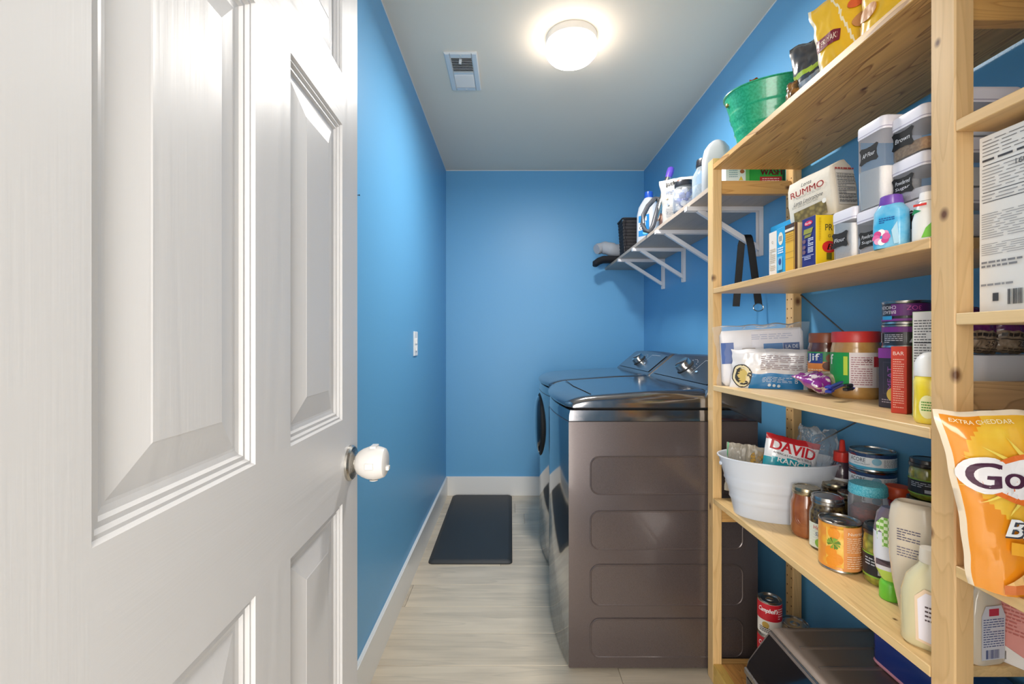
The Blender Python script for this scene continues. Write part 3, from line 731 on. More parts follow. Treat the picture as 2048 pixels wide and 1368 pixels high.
t = carton('snack_carton', 'taller bright blue carton standing behind the low cartons', 'box', .10, .045, .185, (.855, 1.41, z2(1.41)), hook(-90), ['#2AA5E2', '#2AA5E2', '#2AA5E2', '#2AA5E2'])
pr = Print(t, f_front(.045)); pr.rect(.026, .128, .046, .136, '#F2F6FA'); pr.fine(.02, .14, .042, .150, 2, '#CFEAF8', 3); pr.done()
t = carton('snack_carton', 'blue and white carton behind the yellow cereal carton', 'box', .16, .05, .182, (.905, 1.335, z2(1.3)), hook(0), ['#2AA0DC', '#EDEDED', '#2AA0DC', '#2AA0DC'])
pr = Print(t, f_front(.05)); pr.rect(-.045, .0, .08, .18, '#E8EAEC'); pr.fine(-.03, .1, .07, .175, 8, '#9AA7B4', 4); pr.done()
# yellow carton with cream side
y0, y1 = spine(1570.5, 1589.5, X0)
t = carton('cereal_carton', 'yellow carton with a brown and white band on its spine', 'box', y1 - y0 - .001, .16, .124, (X0 + .08, (y0 + y1) / 2, z2(y0)), FACE, ['#E9B437', '#F0D9A8', '#7A5A40', '#E9B437'])
w_ = y1 - y0; pr = Print(t, f_front(.16)); pr.rect(-w_ / 2, .112, w_ / 2, .124, '#4C3428'); pr.rect(-w_ / 2, .1065, w_ / 2, .113, '#F2EBDD'); pr.rect(-w_ / 2, .104, w_ / 2, .1065, '#4C3428')
pr.fine(-w_ * .42, .077, w_ * .42, .10, 4, '#A5741C', 9, .3); pr.rect(-w_ * .45, .052, w_ * .45, .0526, '#5C4426'); pr.rect(-w_ * .45, .036, w_ * .45, .0366, '#5C4426'); pr.rect(w_ * .46, 0, w_ * .5, .124, '#4C3428'); pr.done()
pr = Print(t, f_right(w_ - .001)); pr.rect(-.08, .0, -.073, .124, '#5A4334'); pr.oval(-.03, .087, .010, .008, '#D98E46'); pr.oval(-.03, .065, .010, .010, '#E2C0A0'); pr.oval(-.03, .044, .009, .010, '#EDB44A'); pr.fine(-.045, .012, -.01, .024, 2, '#8A7A9A', 5); pr.done()
# navy/yellow pasta carton
y0, y1 = spine(1604, 1631, X0); w_ = y1 - y0
t = carton('pasta_carton', 'yellow pasta carton with a navy blue spine next to the flour canister', 'box', w_, .17, .122, (X0 + .085, (y0 + y1) / 2, z2(y0)), FACE, ['#2A2E7A', '#EFCB22', '#C9A81E', '#2A2E7A'])
pr = Print(t, f_front(.17)); pr.oval(0, .108, .015, .006, '#D8285A'); pr.text('Barilla', 0, .108, .0055, '#FFFFFF', w=.022); pr.poly([(-.018, .083), (.012, .083), (.018, .095), (-.016, .095)], '#9A9A3C'); pr.poly([(-.015, .074), (.008, .074), (.013, .081), (-.012, .081)], '#8C8C40')
pr.fine(.0, .052, .019, .072, 5, '#E8EAF6', 3, .5); pr.fine(.0, .036, .019, .050, 4, '#E8EAF6', 6, .5)
for zz in (.066, .052, .04): pr.oval(-.014, zz, .006, .005, '#7A5C6C')
pr.rect(-w_ * .45, .029, w_ * .45, .030, '#D8DAF0'); pr.fine(-.012, .02, .012, .028, 2, '#C8CAE8', 2, .5); pr.done()
pr = Print(t, f_right(w_)); pr.rect(-.085, .0, -.0835, .122, '#F6DD55'); pr.text('PR', -.054, .092, .015, '#3A3424', w=.017); pr.text('G', -.053, .072, .007, '#5A5434')
pr.oval(-.053, .046, .017, .014, '#D42A2A'); pr.text('B', -.051, .046, .015, '#FFFFFF', shear=.3, bold=.02); pr.rect(-.060, .016, -.048, .032, '#6B6A20'); pr.fine(-.078, .06, -.073, .115, 14, '#CBA516', 7); pr.done()

# Italian pasta bag on top of the cartons
B = Bag(.135, .07, .165, seed=4, amp=.0035, topw=.93, botw=1., gusset=1, lean=.0, pw=.25)
KR = [mat('kraft_cream_paper', '#E9E0D0', .7, bump=.3, bscale=90.), P('#9A8A50', .6)]
t = thing('pasta_bag', 'cream paper pasta bag with red lettering lying on the pasta cartons', 'bag', (.800, 1.165, 1.478), (hook(3), hook(-4), hook(-77)))
bm = BM(); loft(bm, [(0, .063, .032, .006), (.02, .067, .037, .008), (.06, .068, .039, .008), (.10, .066, .037, .008), (.118, .064, .031, .007), (.128, .060, .016, .005, .002, .006), (.135, .060, .007, .003, -.001, .012), (.138, .058, .002, .001, -.002, .018)], 3)
for _ in range(2): bmesh.ops.subdivide_edges(bm, edges=[e for e in bm.edges if e.calc_length() > .013], cuts=1)
bmesh.ops.triangulate(bm, faces=bm.faces)
for v in bm.verts:
    n_ = noise.noise(v.co * 40 + Vector((3, 1, 9))); v.co += v.co.normalized() * n_ * .0016
link('paper_bag', bm, KR[0], t, smooth=35)
fr = lambda a, b, e: Vector((a, -.0395 - e, b))
pr = Print(t, fr); pr.text('RUMMO', -.002, .083, .0155, '#CF3A34', w=.098, bold=.01); pr.text('Lenta', .0, .100, .009, '#3A3A36', shear=.4, w=.03); pr.fine(-.035, .068, .038, .074, 2, '#B0A898', 3, .3)
pr.text('Lenta Lavorazione', -.0, .058, .010, '#3E3C3A', w=.085, shear=.4); pr.fine(-.05, .046, .03, .053, 2, '#A8A294', 6, .35)
pr.poly([(-.046, .006), (.050, .006), (.048, .040), (-.046, .036)], two_tone('pasta_window', '#A08A48', '#6F5C28', 90, .35, 'voronoi', lo=.2, hi=.7)); pr.oval(.044, .038, .006, .006, '#F4F0E8'); pr.done()
pr = Print(t, lambda a, b, e: Vector((.0685 + e, a, b))); pr.rect(-.028, .02, .028, .105, '#E4DED4'); pr.fine(-.028, .105, .028, .113, 1, '#B8443A', 4, .5)
for k_ in range(9): pr.rect(-.026, .096 - k_ * .0085, .026, .0968 - k_ * .0085, '#4A4A4C')
pr.fine(-.026, .024, .026, .095, 16, '#7A7A7C', 8, .35); pr.done()

# clear canisters with white lids and chalkboard labels
CLR = mat('clear_plastic', '#F4F4F8', .12, alpha=.10)
CW = mat('translucent_white_lid', '#EEEAF2', .3, coat=.3)
FLOUR = mat('flour', '#FAF6F2', .9, bump=.4, bscale=200.); SUGAR = mat('white_sugar', '#F0EEF2', .9, bump=.5, bscale=500.); BROWN = two_tone('brown_sugar', '#C49A66', '#A97C48', 220, .9, bump=.5)
def canister(label, w_, d_, h_, loc, rot, text, fill, fmat, lz_=.022, lx=0., lzc=None, group='clear food canisters with black labels'):
    t = thing('food_canister', label, 'canister', loc, rot, group)
    hx_, hy_ = w_ / 2, d_ / 2; r = min(hx_, hy_) * .3; bh = h_ - lz_
    bm = BM(); loft(bm, [(.0, hx_ * .93, hy_ * .93, r), (.003, hx_ * .96, hy_ * .96, r), (bh * .97, hx_ * .98, hy_ * .98, r), (bh, hx_ * .98, hy_ * .98, r)], 5, caps=(True, False))
    link('clear_body', bm, CLR, t, smooth=35)
    if fill:
        bm = BM(); fh = bh * fill
        loft(bm, [(.003, hx_ * .90, hy_ * .90, r * .9), (fh * .9, hx_ * .94, hy_ * .94, r * .9), (fh, hx_ * .93, hy_ * .93, r * .9)], 5)
        for v in bm.verts:
            if v.co.z > fh * .95: v.co.z += (v.co.x / hx_) * -.008 * fill
        link('contents', bm, fmat, t, smooth=35)
    bm = BM(); loft(bm, [(bh - .004, hx_ * .985, hy_ * .985, r), (bh, hx_, hy_, r), (h_ - .006, hx_, hy_, r), (h_ - .002, hx_ * .985, hy_ * .985, r), (h_, hx_ * .93, hy_ * .93, r * .9)], 5)
    link('lid', bm, CW, t, smooth=35)
    bm = BM(); loft(bm, [(bh - .0006, hx_ * 1.006, hy_ * 1.006, r), (bh + .0012, hx_ * 1.006, hy_ * 1.006, r)], 5); link('lid_seam', bm, P('#B9B2C4', .4), t)
    pr = Print(t, lambda a, b, e: Vector((a, -hy_ * .985 - e, b))); cz = lzc if lzc else bh * .5; a, b = min(.023, w_ * .36), .0165
    pts = []
    for i in range(28):      # scalloped chalkboard label
        th = 2 * math.pi * i / 28; k_ = 1 + .10 * math.cos(4 * th) * -1 + .05 * math.cos(8 * th)
        c_, s_ = math.cos(th), math.sin(th); q = max(abs(c_), abs(s_)); pts.append((lx + a * k_ * c_ / q * .93, cz + b * k_ * s_ / q * .93))
    pr.poly(pts, P('#121215', .8))
    L = text.split('|')
    for i, tx in enumerate(L): pr.text(tx, lx, cz + (len(L) - 1 - 2 * i) * .0058, .0085 if len(L) < 2 else .0075, '#D9DADF', w=a * 1.35, shear=.15)
    pr.done('chalkboard_label')
    return t
def aisle(px0, px1, X, d_, gap=.0006):
    y0, y1 = X * F / (px1 - VX), X * F / (px0 - VX); return y1 - y0 - gap, (X + d_ / 2, (y0 + y1) / 2)
w_, (cx, cy) = aisle(1661.5, 1708, .712, .09)
canister('low clear canister filled with white flour at the front of the shelf', w_, .09, .108, (cx, cy, z2(cy)), FACE, 'Flour', .93, FLOUR, lx=-.007, lzc=.045)
w_, (cx, cy) = aisle(1708, 1766, .712, .085); zt = z2(cy) + .091
canister('low clear canister of powdered sugar carrying the tall flour canister', w_, .085, .09, (cx, cy, z2(cy)), FACE, 'Powdered|Sugar', .5, SUGAR, lz_=.02, lzc=.03)
canister('tall clear canister half full of flour stacked on a low canister', w_ * .97, .082, .172, (cx, cy, zt), FACE, 'AP Flour', .52, FLOUR, lzc=.108)
w_, cx, cy = .076, .728 + .0365, .838; hh = .0835
for i, (tx, fl, fm, lab, lzc_) in enumerate((('Sugar', .8, SUGAR, 'bottom clear canister of the stack of three behind the scent booster bottle', .06), ('Powdered|Sugar', .35, SUGAR, 'middle clear canister labelled powdered sugar in the stack of three', .042), ('Brown', .42, BROWN, 'top clear canister of brown sugar in the stack of three', .045))):
    canister(lab, w_, .073, hh - .001, (cx, cy, z2(cy) + i * hh), FACE, tx, fl, fm, lzc=lzc_ * .8, lx=-.008)
w_ = .044; cx, cy = .795, .776
for i, (tx, fl, lab) in enumerate((('Rice', .7, 'bottom clear canister of the stack beside the near post'), ('Oats', .6, 'middle clear canister of the stack beside the near post'), ('Salt', .5, 'top clear canister of the stack beside the near post'))):
    canister(lab, w_, .11, .083, (cx, cy, z2(cy) + i * .0838), FACE, tx, fl, [SUGAR, FLOUR, SUGAR][i], lzc=.034, lx=.0)
# scent booster bottle and green/white bottle
def bottle(name, label, cat, secs, loc, rot, body, cap, capsecs, group=None, n=5):
    t = thing(name, label, cat, loc, rot, group); bm = BM(); loft(bm, secs, n); link('bottle_body', bm, body, t, smooth=45)
    if capsecs: bm = BM(); loft(bm, capsecs, n); link('cap', bm, cap, t, smooth=45)
    return t
BLUEG = two_tone('scent_blue', '#3FB4E6', '#8FD3F2', 28, .25, coat=.4)
bx, by, _ = at(1803, 480, .847)
t = bottle('scent_booster_bottle', 'light blue laundry scent bottle with a purple cap among the canisters', 'bottle', [(0, .026, .0155, .0145), (.004, .0275, .0170, .016), (.04, .0275, .0170, .016), (.068, .026, .016, .015), (.078, .02, .0155, .015), (.083, .016, .015, .015)], (.708, by, z2(by)), hook(-62), BLUEG, P('#7A4BB4', .3, coat=.4),
           [(.079, .017, .016, .016), (.081, .0185, .0175, .0175), (.096, .0165, .0155, .0155), (.0985, .012, .011, .011)])
pr = Print(t, lambda a, b, e: Vector((a, -.0172 - e, b))); pr.fine(-.012, .045, .012, .056, 3, '#2458A0', 3, .5)
for i in range(9): pr.oval(-.008 + .008 * math.cos(i * .8), .02 + .009 * math.sin(i * .8), .006, .006, ['#E66AA8', '#F2A7CC', '#FFFFFF', '#D94C90'][i % 4])
pr.poly([(.012, .005), (.02, .005), (.017, .045), (.008, .03)], '#BFE6F6'); pr.done()
t = bottle('spray_bottle', 'small white and green bottle with a red mark beside the near post', 'bottle', [(0, .018, .016, .012), (.003, .0195, .0175, .014), (.035, .0195, .0175, .014), (.062, .014, .013, .012), (.068, .011, .011, .011)], (.716, .782, z2(.79)), hook(-62), P('#F0F1EE', .3, coat=.4), P('#F4F2F0', .3),
           [(.0685, .012, .012, .012), (.083, .0105, .0105, .0105)])
pr = Print(t, lambda a, b, e: Vector((a, -.0176 - e, b))); pr.poly([(-.015, .045), (-.002, .05), (-.012, .055)], '#1F8A5A'); pr.rect(-.012, .058, .006, .062, '#D63A34', .003); pr.poly([(-.002, .004), (.014, .004), (.014, .03), (.004, .02)], '#7CC84A'); pr.done()

# ================= shelf 3 ==================
z3 = lambda y: sz(S3, y) + .0004
# tortilla bag (front) and clear bag (behind)
FILM = mat('clear_film', '#F2F6FA', .1, alpha=.10)
B = Bag(.265, .05, .125, seed=9, amp=.005, topw=.97, botw=1., gusset=1, pw=.2, freq=7)
TB = [mat('white_film', '#EFEFF2', .25, coat=.6), mat('blue_film', '#2C86C6', .25, coat=.6), mat('grey_print_film', '#D9DAE0', .3, coat=.5)]
def mi_t(u, v, s): return 1 if (v < .40 and u > -.62 and u < .55) else (2 if (v > .4 and u > -.25) else 0)
t = bag('tortilla_bag', 'white and blue tortilla bag standing at the front of the third shelf', 'bag', B, (.838, 1.440, z3(1.44)), (hook(5), 0, hook(-22)), TB, mi_t)
pr = Print(t, B.f(), .02)
pr.oval(-.098, .042, .028, .038, '#2C2C2E'); pr.oval(-.098, .042, .025, .035, '#E9DFB8'); pr.oval(-.098, .042, .019, .028, '#3A3A38'); pr.oval(-.098, .042, .014, .023, '#D8C070')
pr.fine(-.045, .062, .07, .108, 8, '#8E7A80', 4, .35); pr.fine(.078, .02, .12, .105, 12, '#A9A2AA', 6, .35); pr.fine(-.04, .022, .04, .040, 4, '#DCEBF6', 7, .3)
pr.text('B', .052, .030, .013, '#E8F2F8'); 
for i in range(3): pr.oval(-.022 + i * .013, .012, .0045, .0045, '#DDEAF2')
pr.rect(.078, .012, .098, .018, '#1E1E22'); pr.text('A', .088, .030, .013, '#26262A'); pr.oval(.108, .112, .017, .011, '#2B2A28'); pr.oval(.108, .112, .010, .006, '#C79F50'); pr.oval(.112, .085, .012, .008, '#2B2A28'); pr.done('printed_label')
B = Bag(.295, .05, .205, seed=21, amp=.008, topw=1.0, botw=.95, gusset=1, pw=.25, freq=6)
t = bag('tortilla_bag', 'tall crinkled clear bag of tortillas behind the white and blue bag', 'bag', B, (.835, 1.508, z3(1.5)), (hook(1), hook(-3), hook(-14)), [FILM])
bm = BM(); loft(bm, [(.006, .115, .006, .005), (.02, .125, .010, .008), (.175, .125, .010, .008), (.190, .118, .004, .003)], 4)
ins = link('tortilla_stack', bm, mat('pale_tortilla_white', '#E9E7EA', .5, coat=.3), t, smooth=40)
pr = Print(t, lambda a, b, e: Vector((a, -.0115 - e, b)))
pr.rect(-.124, .08, -.085, .15, '#3E62A8'); pr.rect(-.03, .13, .115, .185, '#E4E2E8'); pr.rect(.005, .09, .062, .142, '#2A78B8'); pr.rect(.063, .09, .11, .142, '#23508E'); pr.text('LA DE', .088, .130, .011, '#E8F0F8', w=.036); pr.text('HARINA', .087, .110, .016, '#E8F0F8', w=.038)
pr.text('Rice', .033, .115, .020, '#EAF6FC', w=.045, shear=.3); pr.rect(-.06, .10, -.02, .13, '#B9B0A8'); pr.fine(-.03, .155, .09, .175, 3, '#A8AFC8', 5, .3); pr.done('inner_label')

# peanut butter and chocolate spread jars
def screw_jar(name, label, cat, r, h_, loc, rot, bodymat, lidmat, lh, neck=.9, group=None, shoulder=.82):
    t = thing(name, label, cat, loc, rot, group); bh = h_ - lh
    bm = BM(); lathe(bm, [(r * .9, 0), (r * .97, .004), (r, .012), (r * .975, bh * .18), (r * .975, bh * (shoulder - .04)), (r, bh * shoulder), (r * .97, bh * (shoulder + .08)), (r * neck, bh * .97), (r * neck, bh + .002)], 36)
    link('jar_body', bm, bodymat, t, smooth=40)
    bm = BM(); R = r * neck * 1.03; lathe(bm, [(R, bh), (R * 1.01, bh + .002), (R, h_ - .003), (R * .97, h_), (R * .9, h_ + .0002), (.001, h_ - .001)], 36); link('lid', bm, lidmat, t, smooth=40)
    return t
CHOC = mat('chocolate_spread', '#5A2C18', .2, coat=.8); PB = two_tone('peanut_butter', '#B98A4A', '#C99B58', 30, .25, coat=.8)
yj = 1.325; xj = (1652 - VX) * yj / F
t = screw_jar('spread_jar', 'brown chocolate spread jar with a brown lid beside the peanut butter', 'jar', .046, .172, (xj, yj, z3(yj)), hook(-38), CHOC, P('#8A4A2C', .35), .028)
f = f_cyl(.0462); pr = Print(t, f, .012); pr.rect(-.055, .045, .05, .118, '#E58A3C'); pr.rect(-.055, .09, .05, .118, '#2E8A4C'); pr.rect(-.05, .085, -.005, .114, '#27408E'); pr.text('Jif', -.03, .100, .026, '#FFFFFF', w=.036, bold=.02); pr.oval(.02, .10, .018, .014, '#8A5030'); pr.oval(.008, .078, .014, .012, '#6A3820'); pr.fine(-.05, .05, -.005, .07, 3, '#F6D8B0', 3, .5); pr.done()
yj = 1.195; xj = (1711 - VX) * yj / F
t = screw_jar('peanut_butter_jar', 'large peanut butter jar with a red lid and green label', 'jar', .055, .172, (xj, yj, z3(yj)), hook(-38), PB, P('#D23A36', .35), .028, neck=.93)
pr = Print(t, f_cyl(.0552), .012); pr.rect(-.075, .03, -.012, .118, '#1F9A4A'); pr.rect(-.012, .03, .048, .118, '#EFE4E4'); pr.rect(.048, .03, .075, .118, '#D9CFCB'); pr.rect(.040, .082, .075, .108, '#C8303A'); pr.text('f', -.058, .100, .026, '#FFFFFF', bold=.03); pr.fine(-.008, .035, .036, .108, 13, '#A86A74', 4, .35); pr.text('190', .026, .098, .008, '#5A2A30'); pr.rect(-.024, .06, -.015, .108, '#C8E04A'); pr.done()

# clipped purple bag lying on the shelf
t = thing('snack_bag', 'small purple and cream snack bag lying clipped on the third shelf', 'bag', (.868, 1.135, z3(1.13)), hook(14))
B = Bag(.125, .05, .10, seed=31, amp=.007, topw=.9, gusset=0, pw=.5, freq=14)
bm = B.mesh(lambda u, v, s: 0 if (v > .55 or u < -.35) else 1); xform(bm, Matrix.Translation((0, .055, .026)) @ Matrix.Rotation(-math.pi / 2 + .25, 4, 'X') @ Matrix.Translation((0, 0, 0)))
for v in bm.verts: v.co.z = max(v.co.z, .0008)
link('pouch', bm, None, t, ms=[two_tone('purple_print', '#8A2C92', '#E8DCE4', 45, .25, lo=.52, hi=.56, coat=.5), two_tone('cream_print', '#D9CBB4', '#A89884', 60, .3, coat=.5)], smooth=50)
for i, (x, y, a, cm) in enumerate(((-.055, .02, .35, '#2A3FA8'), (.03, .045, -.15, '#24389A'))):
    cpt = thing('bag_clip', ['blue plastic clip gripping the left end of the purple bag', 'dark blue plastic clip gripping the right end of the purple bag'][i], 'clip', (.868 + x, 1.135 + y - .02, z3(1.13) + .030), (0, hook(-8), a + hook(14)), 'blue bag clips')
    bm = BM(); box(bm, -.035, .03, -.005, .005, -.001, .005, .0015); box(bm, -.035, .03, -.0045, .0045, .007, .012, .0015); link('jaw', bm, P(cm, .3), cpt)
    bm = BM(); box(bm, -.052, -.032, -.007, .007, -.003, .004, .0015); box(bm, -.052, -.032, -.007, .007, .008, .014, .0015); box(bm, -.036, -.031, -.004, .004, .003, .009); link('grip', bm, P(['#2A3FA8', '#30323C'][i], .3), cpt)
# purple can tower: carton, two cans
def can(name, label, r, h_, loc, rot, group, body, rim=None, ribs=0, cat='can'):
    t = thing(name, label, cat, loc, rot, group); rim = rim or mat('tin_plate', '#B5B3B0', .25, metal=1.)
    prof = [(r * .95, 0), (r * 1.01, .0008), (r * 1.01, .003), (r * .985, .005)]
    if ribs: 
        for i in range(ribs): zz = h_ * (.3 + .4 * i / max(1, ribs - 1)); prof += [(r * .985, zz - .0015), (r * .972, zz), (r * .985, zz + .0015)]
    prof += [(r * .985, h_ - .005), (r * 1.01, h_ - .003), (r * 1.015, h_ - .0006), (r * .99, h_), (r * .965, h_ - .0005), (r * .95, h_ - .004), (r * .80, h_ - .004), (r * .77, h_ - .003), (r * .74, h_ - .004), (r * .35, h_ - .004), (r * .33, h_ - .0032), (r * .3, h_ - .004), (.0005, h_ - .004)]
    bm = BM(); lathe(bm, prof, 40)
    for f_ in bm.faces:
        c_ = f_.calc_center_median(); f_.material_index = 1 if (.0045 < c_.z < h_ - .0045 and math.hypot(c_.x, c_.y) > r * .93) else 0
    link('tin', bm, None, t, ms=[rim, body], smooth=40)
    return t
BLK = P('#2E2A30', .35, coat=.4)
yc = .985; xc = .855; R = .041
for i in range(2):
    t = can('meat_can', ['lower wide purple and black meat can of the stack by the near post', 'top wide purple and black meat can of the stack by the near post'][i], R, .050, (xc, yc, z3(yc) + .1305 + i * .0505), hook(-48), 'wide purple cans', BLK)
    pr = Print(t, f_cyl(R), .01)
    if i: pr.rect(-.062, .007, .062, .012, '#8A3A9A'); pr.rect(-.02, .018, .062, .043, '#6E2C7E'); pr.text('CHICKEN', -.028, .036, .007, '#E8E4EC', rot=math.pi, w=.034); pr.text('BREAST', -.026, .026, .007, '#E8E4EC', rot=math.pi, w=.03); pr.text('3OZ', .018, .034, .009, '#E46AC0', rot=math.pi); pr.rect(-.042, .010, -.018, .018, '#3AA0D8'); pr.oval(.045, .016, .012, .006, '#2A6AC8')
    else: pr.rect(-.062, .034, .062, .045, '#7A2C88'); pr.rect(-.062, .012, -.045, .032, '#D9D6DC'); pr.bars(-.061, .014, -.046, .031, 8); pr.fine(-.035, .01, .0, .03, 5, '#C8C4CC', 4, .4); pr.poly([(.01, .012), (.024, .012), (.017, .026)], '#D8D4DC')
    pr.done()
t = carton('broth_carton', 'upright black and purple carton beneath the two wide meat cans', 'carton', .062, .07, .13, (xc, yc, z3(yc)), hook(-80), ['#3A343E', '#3A343E', '#3A343E', '#3A343E'])
pr = Print(t, f_front(.07)); pr.rect(-.031, .108, .031, .13, '#8A3A98'); pr.text('2', .02, .117, .01, '#E8DCEC'); pr.rect(-.02, .03, .012, .10, '#4A434E'); pr.rect(-.018, .032, .010, .098, '#3A343E'); pr.text('MEAT', -.004, .065, .011, '#9A5AAA', rot=math.pi / 2, w=.05); pr.fine(-.022, .01, .012, .02, 2, '#B8B0BC', 4, .4); pr.done()
bm = BM(); loft(bm, [(0, .013, .013, .013), (.002, .015, .015, .015)], 5, M=Matrix.Translation((.004, -.035, .03)) @ X90); link('round_sticker', bm, P('#E2C65A', .4), t)
t = carton('snack_carton', 'narrow red carton standing in front of the wide meat cans', 'box', .026, .07, .134, (.805, .925, z3(.92)), hook(-62), ['#CE4230', '#CE4230', '#B83A2A', '#CE4230'])
pr = Print(t, f_front(.07)); pr.text('BAR', 0, .120, .007, '#F6DCD2'); pr.fine(-.009, .01, .009, .11, 22, '#F0BCA8', 7, .35); pr.done()
t = carton('snack_carton', 'white carton with nutrition print and a green side next to the red carton', 'box', .036, .06, .200, (.800, .867, z3(.87)), hook(-60), ['#EDEBEA', '#7CB84E', '#DDDBD8', '#7CB84E'])
pr = Print(t, f_front(.06)); pr.fine(-.015, .012, .015, .185, 34, '#6A6A6E', 5, .4); pr.rect(-.015, .14, .015, .142, '#222226'); pr.rect(-.015, .09, .015, .092, '#222226'); pr.done()
pr = Print(t, f_right(.036)); pr.rect(-.03, .10, .0, .19, '#2C2624'); pr.oval(-.018, .13, .008, .013, '#8A5A34'); pr.text('2', -.022, .19, .01, '#EAF6DC'); pr.done()
# lemon juice bottle
t = thing('juice_bottle', 'yellow juice bottle with a big white cap beside the near post', 'bottle', (.735, .795, z3(.79)), hook(-60))
bm = BM(); lathe(bm, [(.021, 0), (.0235, .003), (.0245, .01), (.0235, .05), (.0245, .072), (.0225, .08), (.019, .083)], 30); link('bottle_body', bm, two_tone('lemon_yellow', '#F0D61E', '#F5E25A', 25, .25, coat=.6), t, smooth=40)
bm = BM(); lathe(bm, [(.0225, .082), (.0235, .084), (.023, .105), (.019, .115), (.012, .122), (.004, .124)], 30); link('cap', bm, P('#F0F1F0', .35), t, smooth=50)
pr = Print(t, f_cyl(.0247), .008); pr.oval(.002, .03, .012, .02, '#F6F2B8'); pr.fine(-.006, .022, .01, .04, 4, '#5A9A3A', 4, .5); pr.done()

# goods seen through the near frame on shelf 3
t = thing('plastic_bin', 'white plastic bin on the third shelf seen past the near post', 'bin', (.905, .838, z3(.83)), 0)
bm = BM(); loft(bm, [(0, .088, .045, .012), (.006, .090, .047, .012), (.115, .094, .052, .014), (.119, .096, .054, .014), (.119, .090, .048, .012), (.008, .086, .043, .011)], 5); link('bin_body', bm, mat('milky_bin_plastic', '#DFDFE6', .3, coat=.3), t, smooth=40)
pr = Print(t, lambda a, b, e: Vector((a, -.0515 - e, b))); pr.done()
for i, (px, col, c2, lab) in enumerate(((1998, '#E6C434', '#C59A2A', 'yellow packet leaning on the white bin, left of two'), (2024, '#EDE05A', '#F4F0B8', 'shiny pale yellow packet leaning on the white bin, right of two'))):
    x_, y_, _ = at(px, 760, .765)
    B = Bag(.024, .012, .062, seed=40 + i, amp=.0012, topw=1.1, pw=.5, freq=20)
    t = bag('food_packet', lab, 'packet', B, (x_, y_, z3(.765)), (0, 0, hook(0)), [two_tone('packet_%d' % i, col, c2, 60, .25, lo=.5, hi=.55, coat=.5)], group='yellow packets by the white bin')
    pr = Print(t, B.f(), .006); pr.fine(-.009, .03, .006, .052, 4, '#7A6A1A', 4 + i, .3); pr.rect(.003, .006, .009, .03, '#6FAF3A'); pr.done()
for i, px in enumerate((1968, 2030)):
    x_, y_, _ = at(px, 690, .812)
    B = Bag(.062, .03, .085, seed=60 + i, amp=.004, topw=1., pw=.35, freq=14)
    t = bag('snack_pouch', ['purple topped snack pouch behind the near post, left of the pair', 'purple topped snack pouch in the white bin, right of the pair'][i], 'bag', B, (x_, y_ + .01, z3(.81) + .121), (0, 0, 0), [two_tone('kraft_print', '#B79E84', '#9A8066', 90, .35, coat=.3), mat('plum_film', '#6C1C64', .25, coat=.5)], lambda u, v, s: 1 if v > .48 else 0, group='purple snack pouches in the bin')
    pr = Print(t, B.f(), .01); pr.fine(-.024, .028, .024, .038, 1, '#3A2C24', 3, .6); pr.rect(-.025, .024, .025, .0255, '#3A2C24'); pr.text('250', .006, .017, .009, '#3A2C24', shear=.2); pr.fine(-.024, .002, .024, .010, 2, '#5A4A3C', 3, .4); pr.done()

# ================= shelf 4 ==================
z4 = .6354
def oval_tub(name, label, loc, rot, m, a=.17, b=.112, h_=.175, ab=.125, bb=.078, wire=False):
    t = thing(name, label, 'tub', loc, rot); bm = BM(); n = 56
    def ring(ka, kb, z): return [bm.verts.new((ka * math.cos(2 * math.pi * i / n), kb * math.sin(2 * math.pi * i / n), z)) for i in range(n)]
    prof = []
    for i in range(25):
        v = i / 24; A = ab + (a - ab) * v ** 1.15; Bq = bb + (b - bb) * v ** 1.15
        rib = .0028 if (.22 < v < .36 or .52 < v < .68) and i % 2 else 0
        prof.append((A + rib, Bq + rib, v * h_))
    prof += [(a + .004, b + .004, h_ + .001), (a + .004, b + .004, h_ + .004), (a, b, h_ + .005), (a - .004, b - .004, h_ + .002), (ab + (a - ab) * .5 - .003, bb + (b - bb) * .5 - .003, h_ * .5), (ab - .003, bb - .003, .004)]
    rs = [ring(*p) for p in prof]
    for p, q in zip(rs, rs[1:]):
        for i in range(n): bm.faces.new((p[i], p[(i + 1) % n], q[(i + 1) % n], q[i]))
    bm.faces.new(rs[0][::-1]); bm.faces.new(rs[-1])
    link('tub_body', bm, m, t, smooth=50)
    for s in (-1, 1):
        bm = BM(); M = Matrix.Translation((s * (a - .007), 0, h_ - .022)) @ Matrix.Rotation(s * math.pi / 2, 4, 'Y')
        lathe(bm, [(.006, 0), (.007, .004), (.003, .006)], 12, M=M); link('rivet', bm, P('#B9975A', .3, metal=1.) if wire else m, t)
    return t
WT = mat('white_enamel_tub', '#D3D9E3', .3, coat=.3)
oval_tub('oval_tub', 'white ribbed oval tub full of snack bags on the fourth shelf', (.823, 1.405, z4), hook(-10), WT)
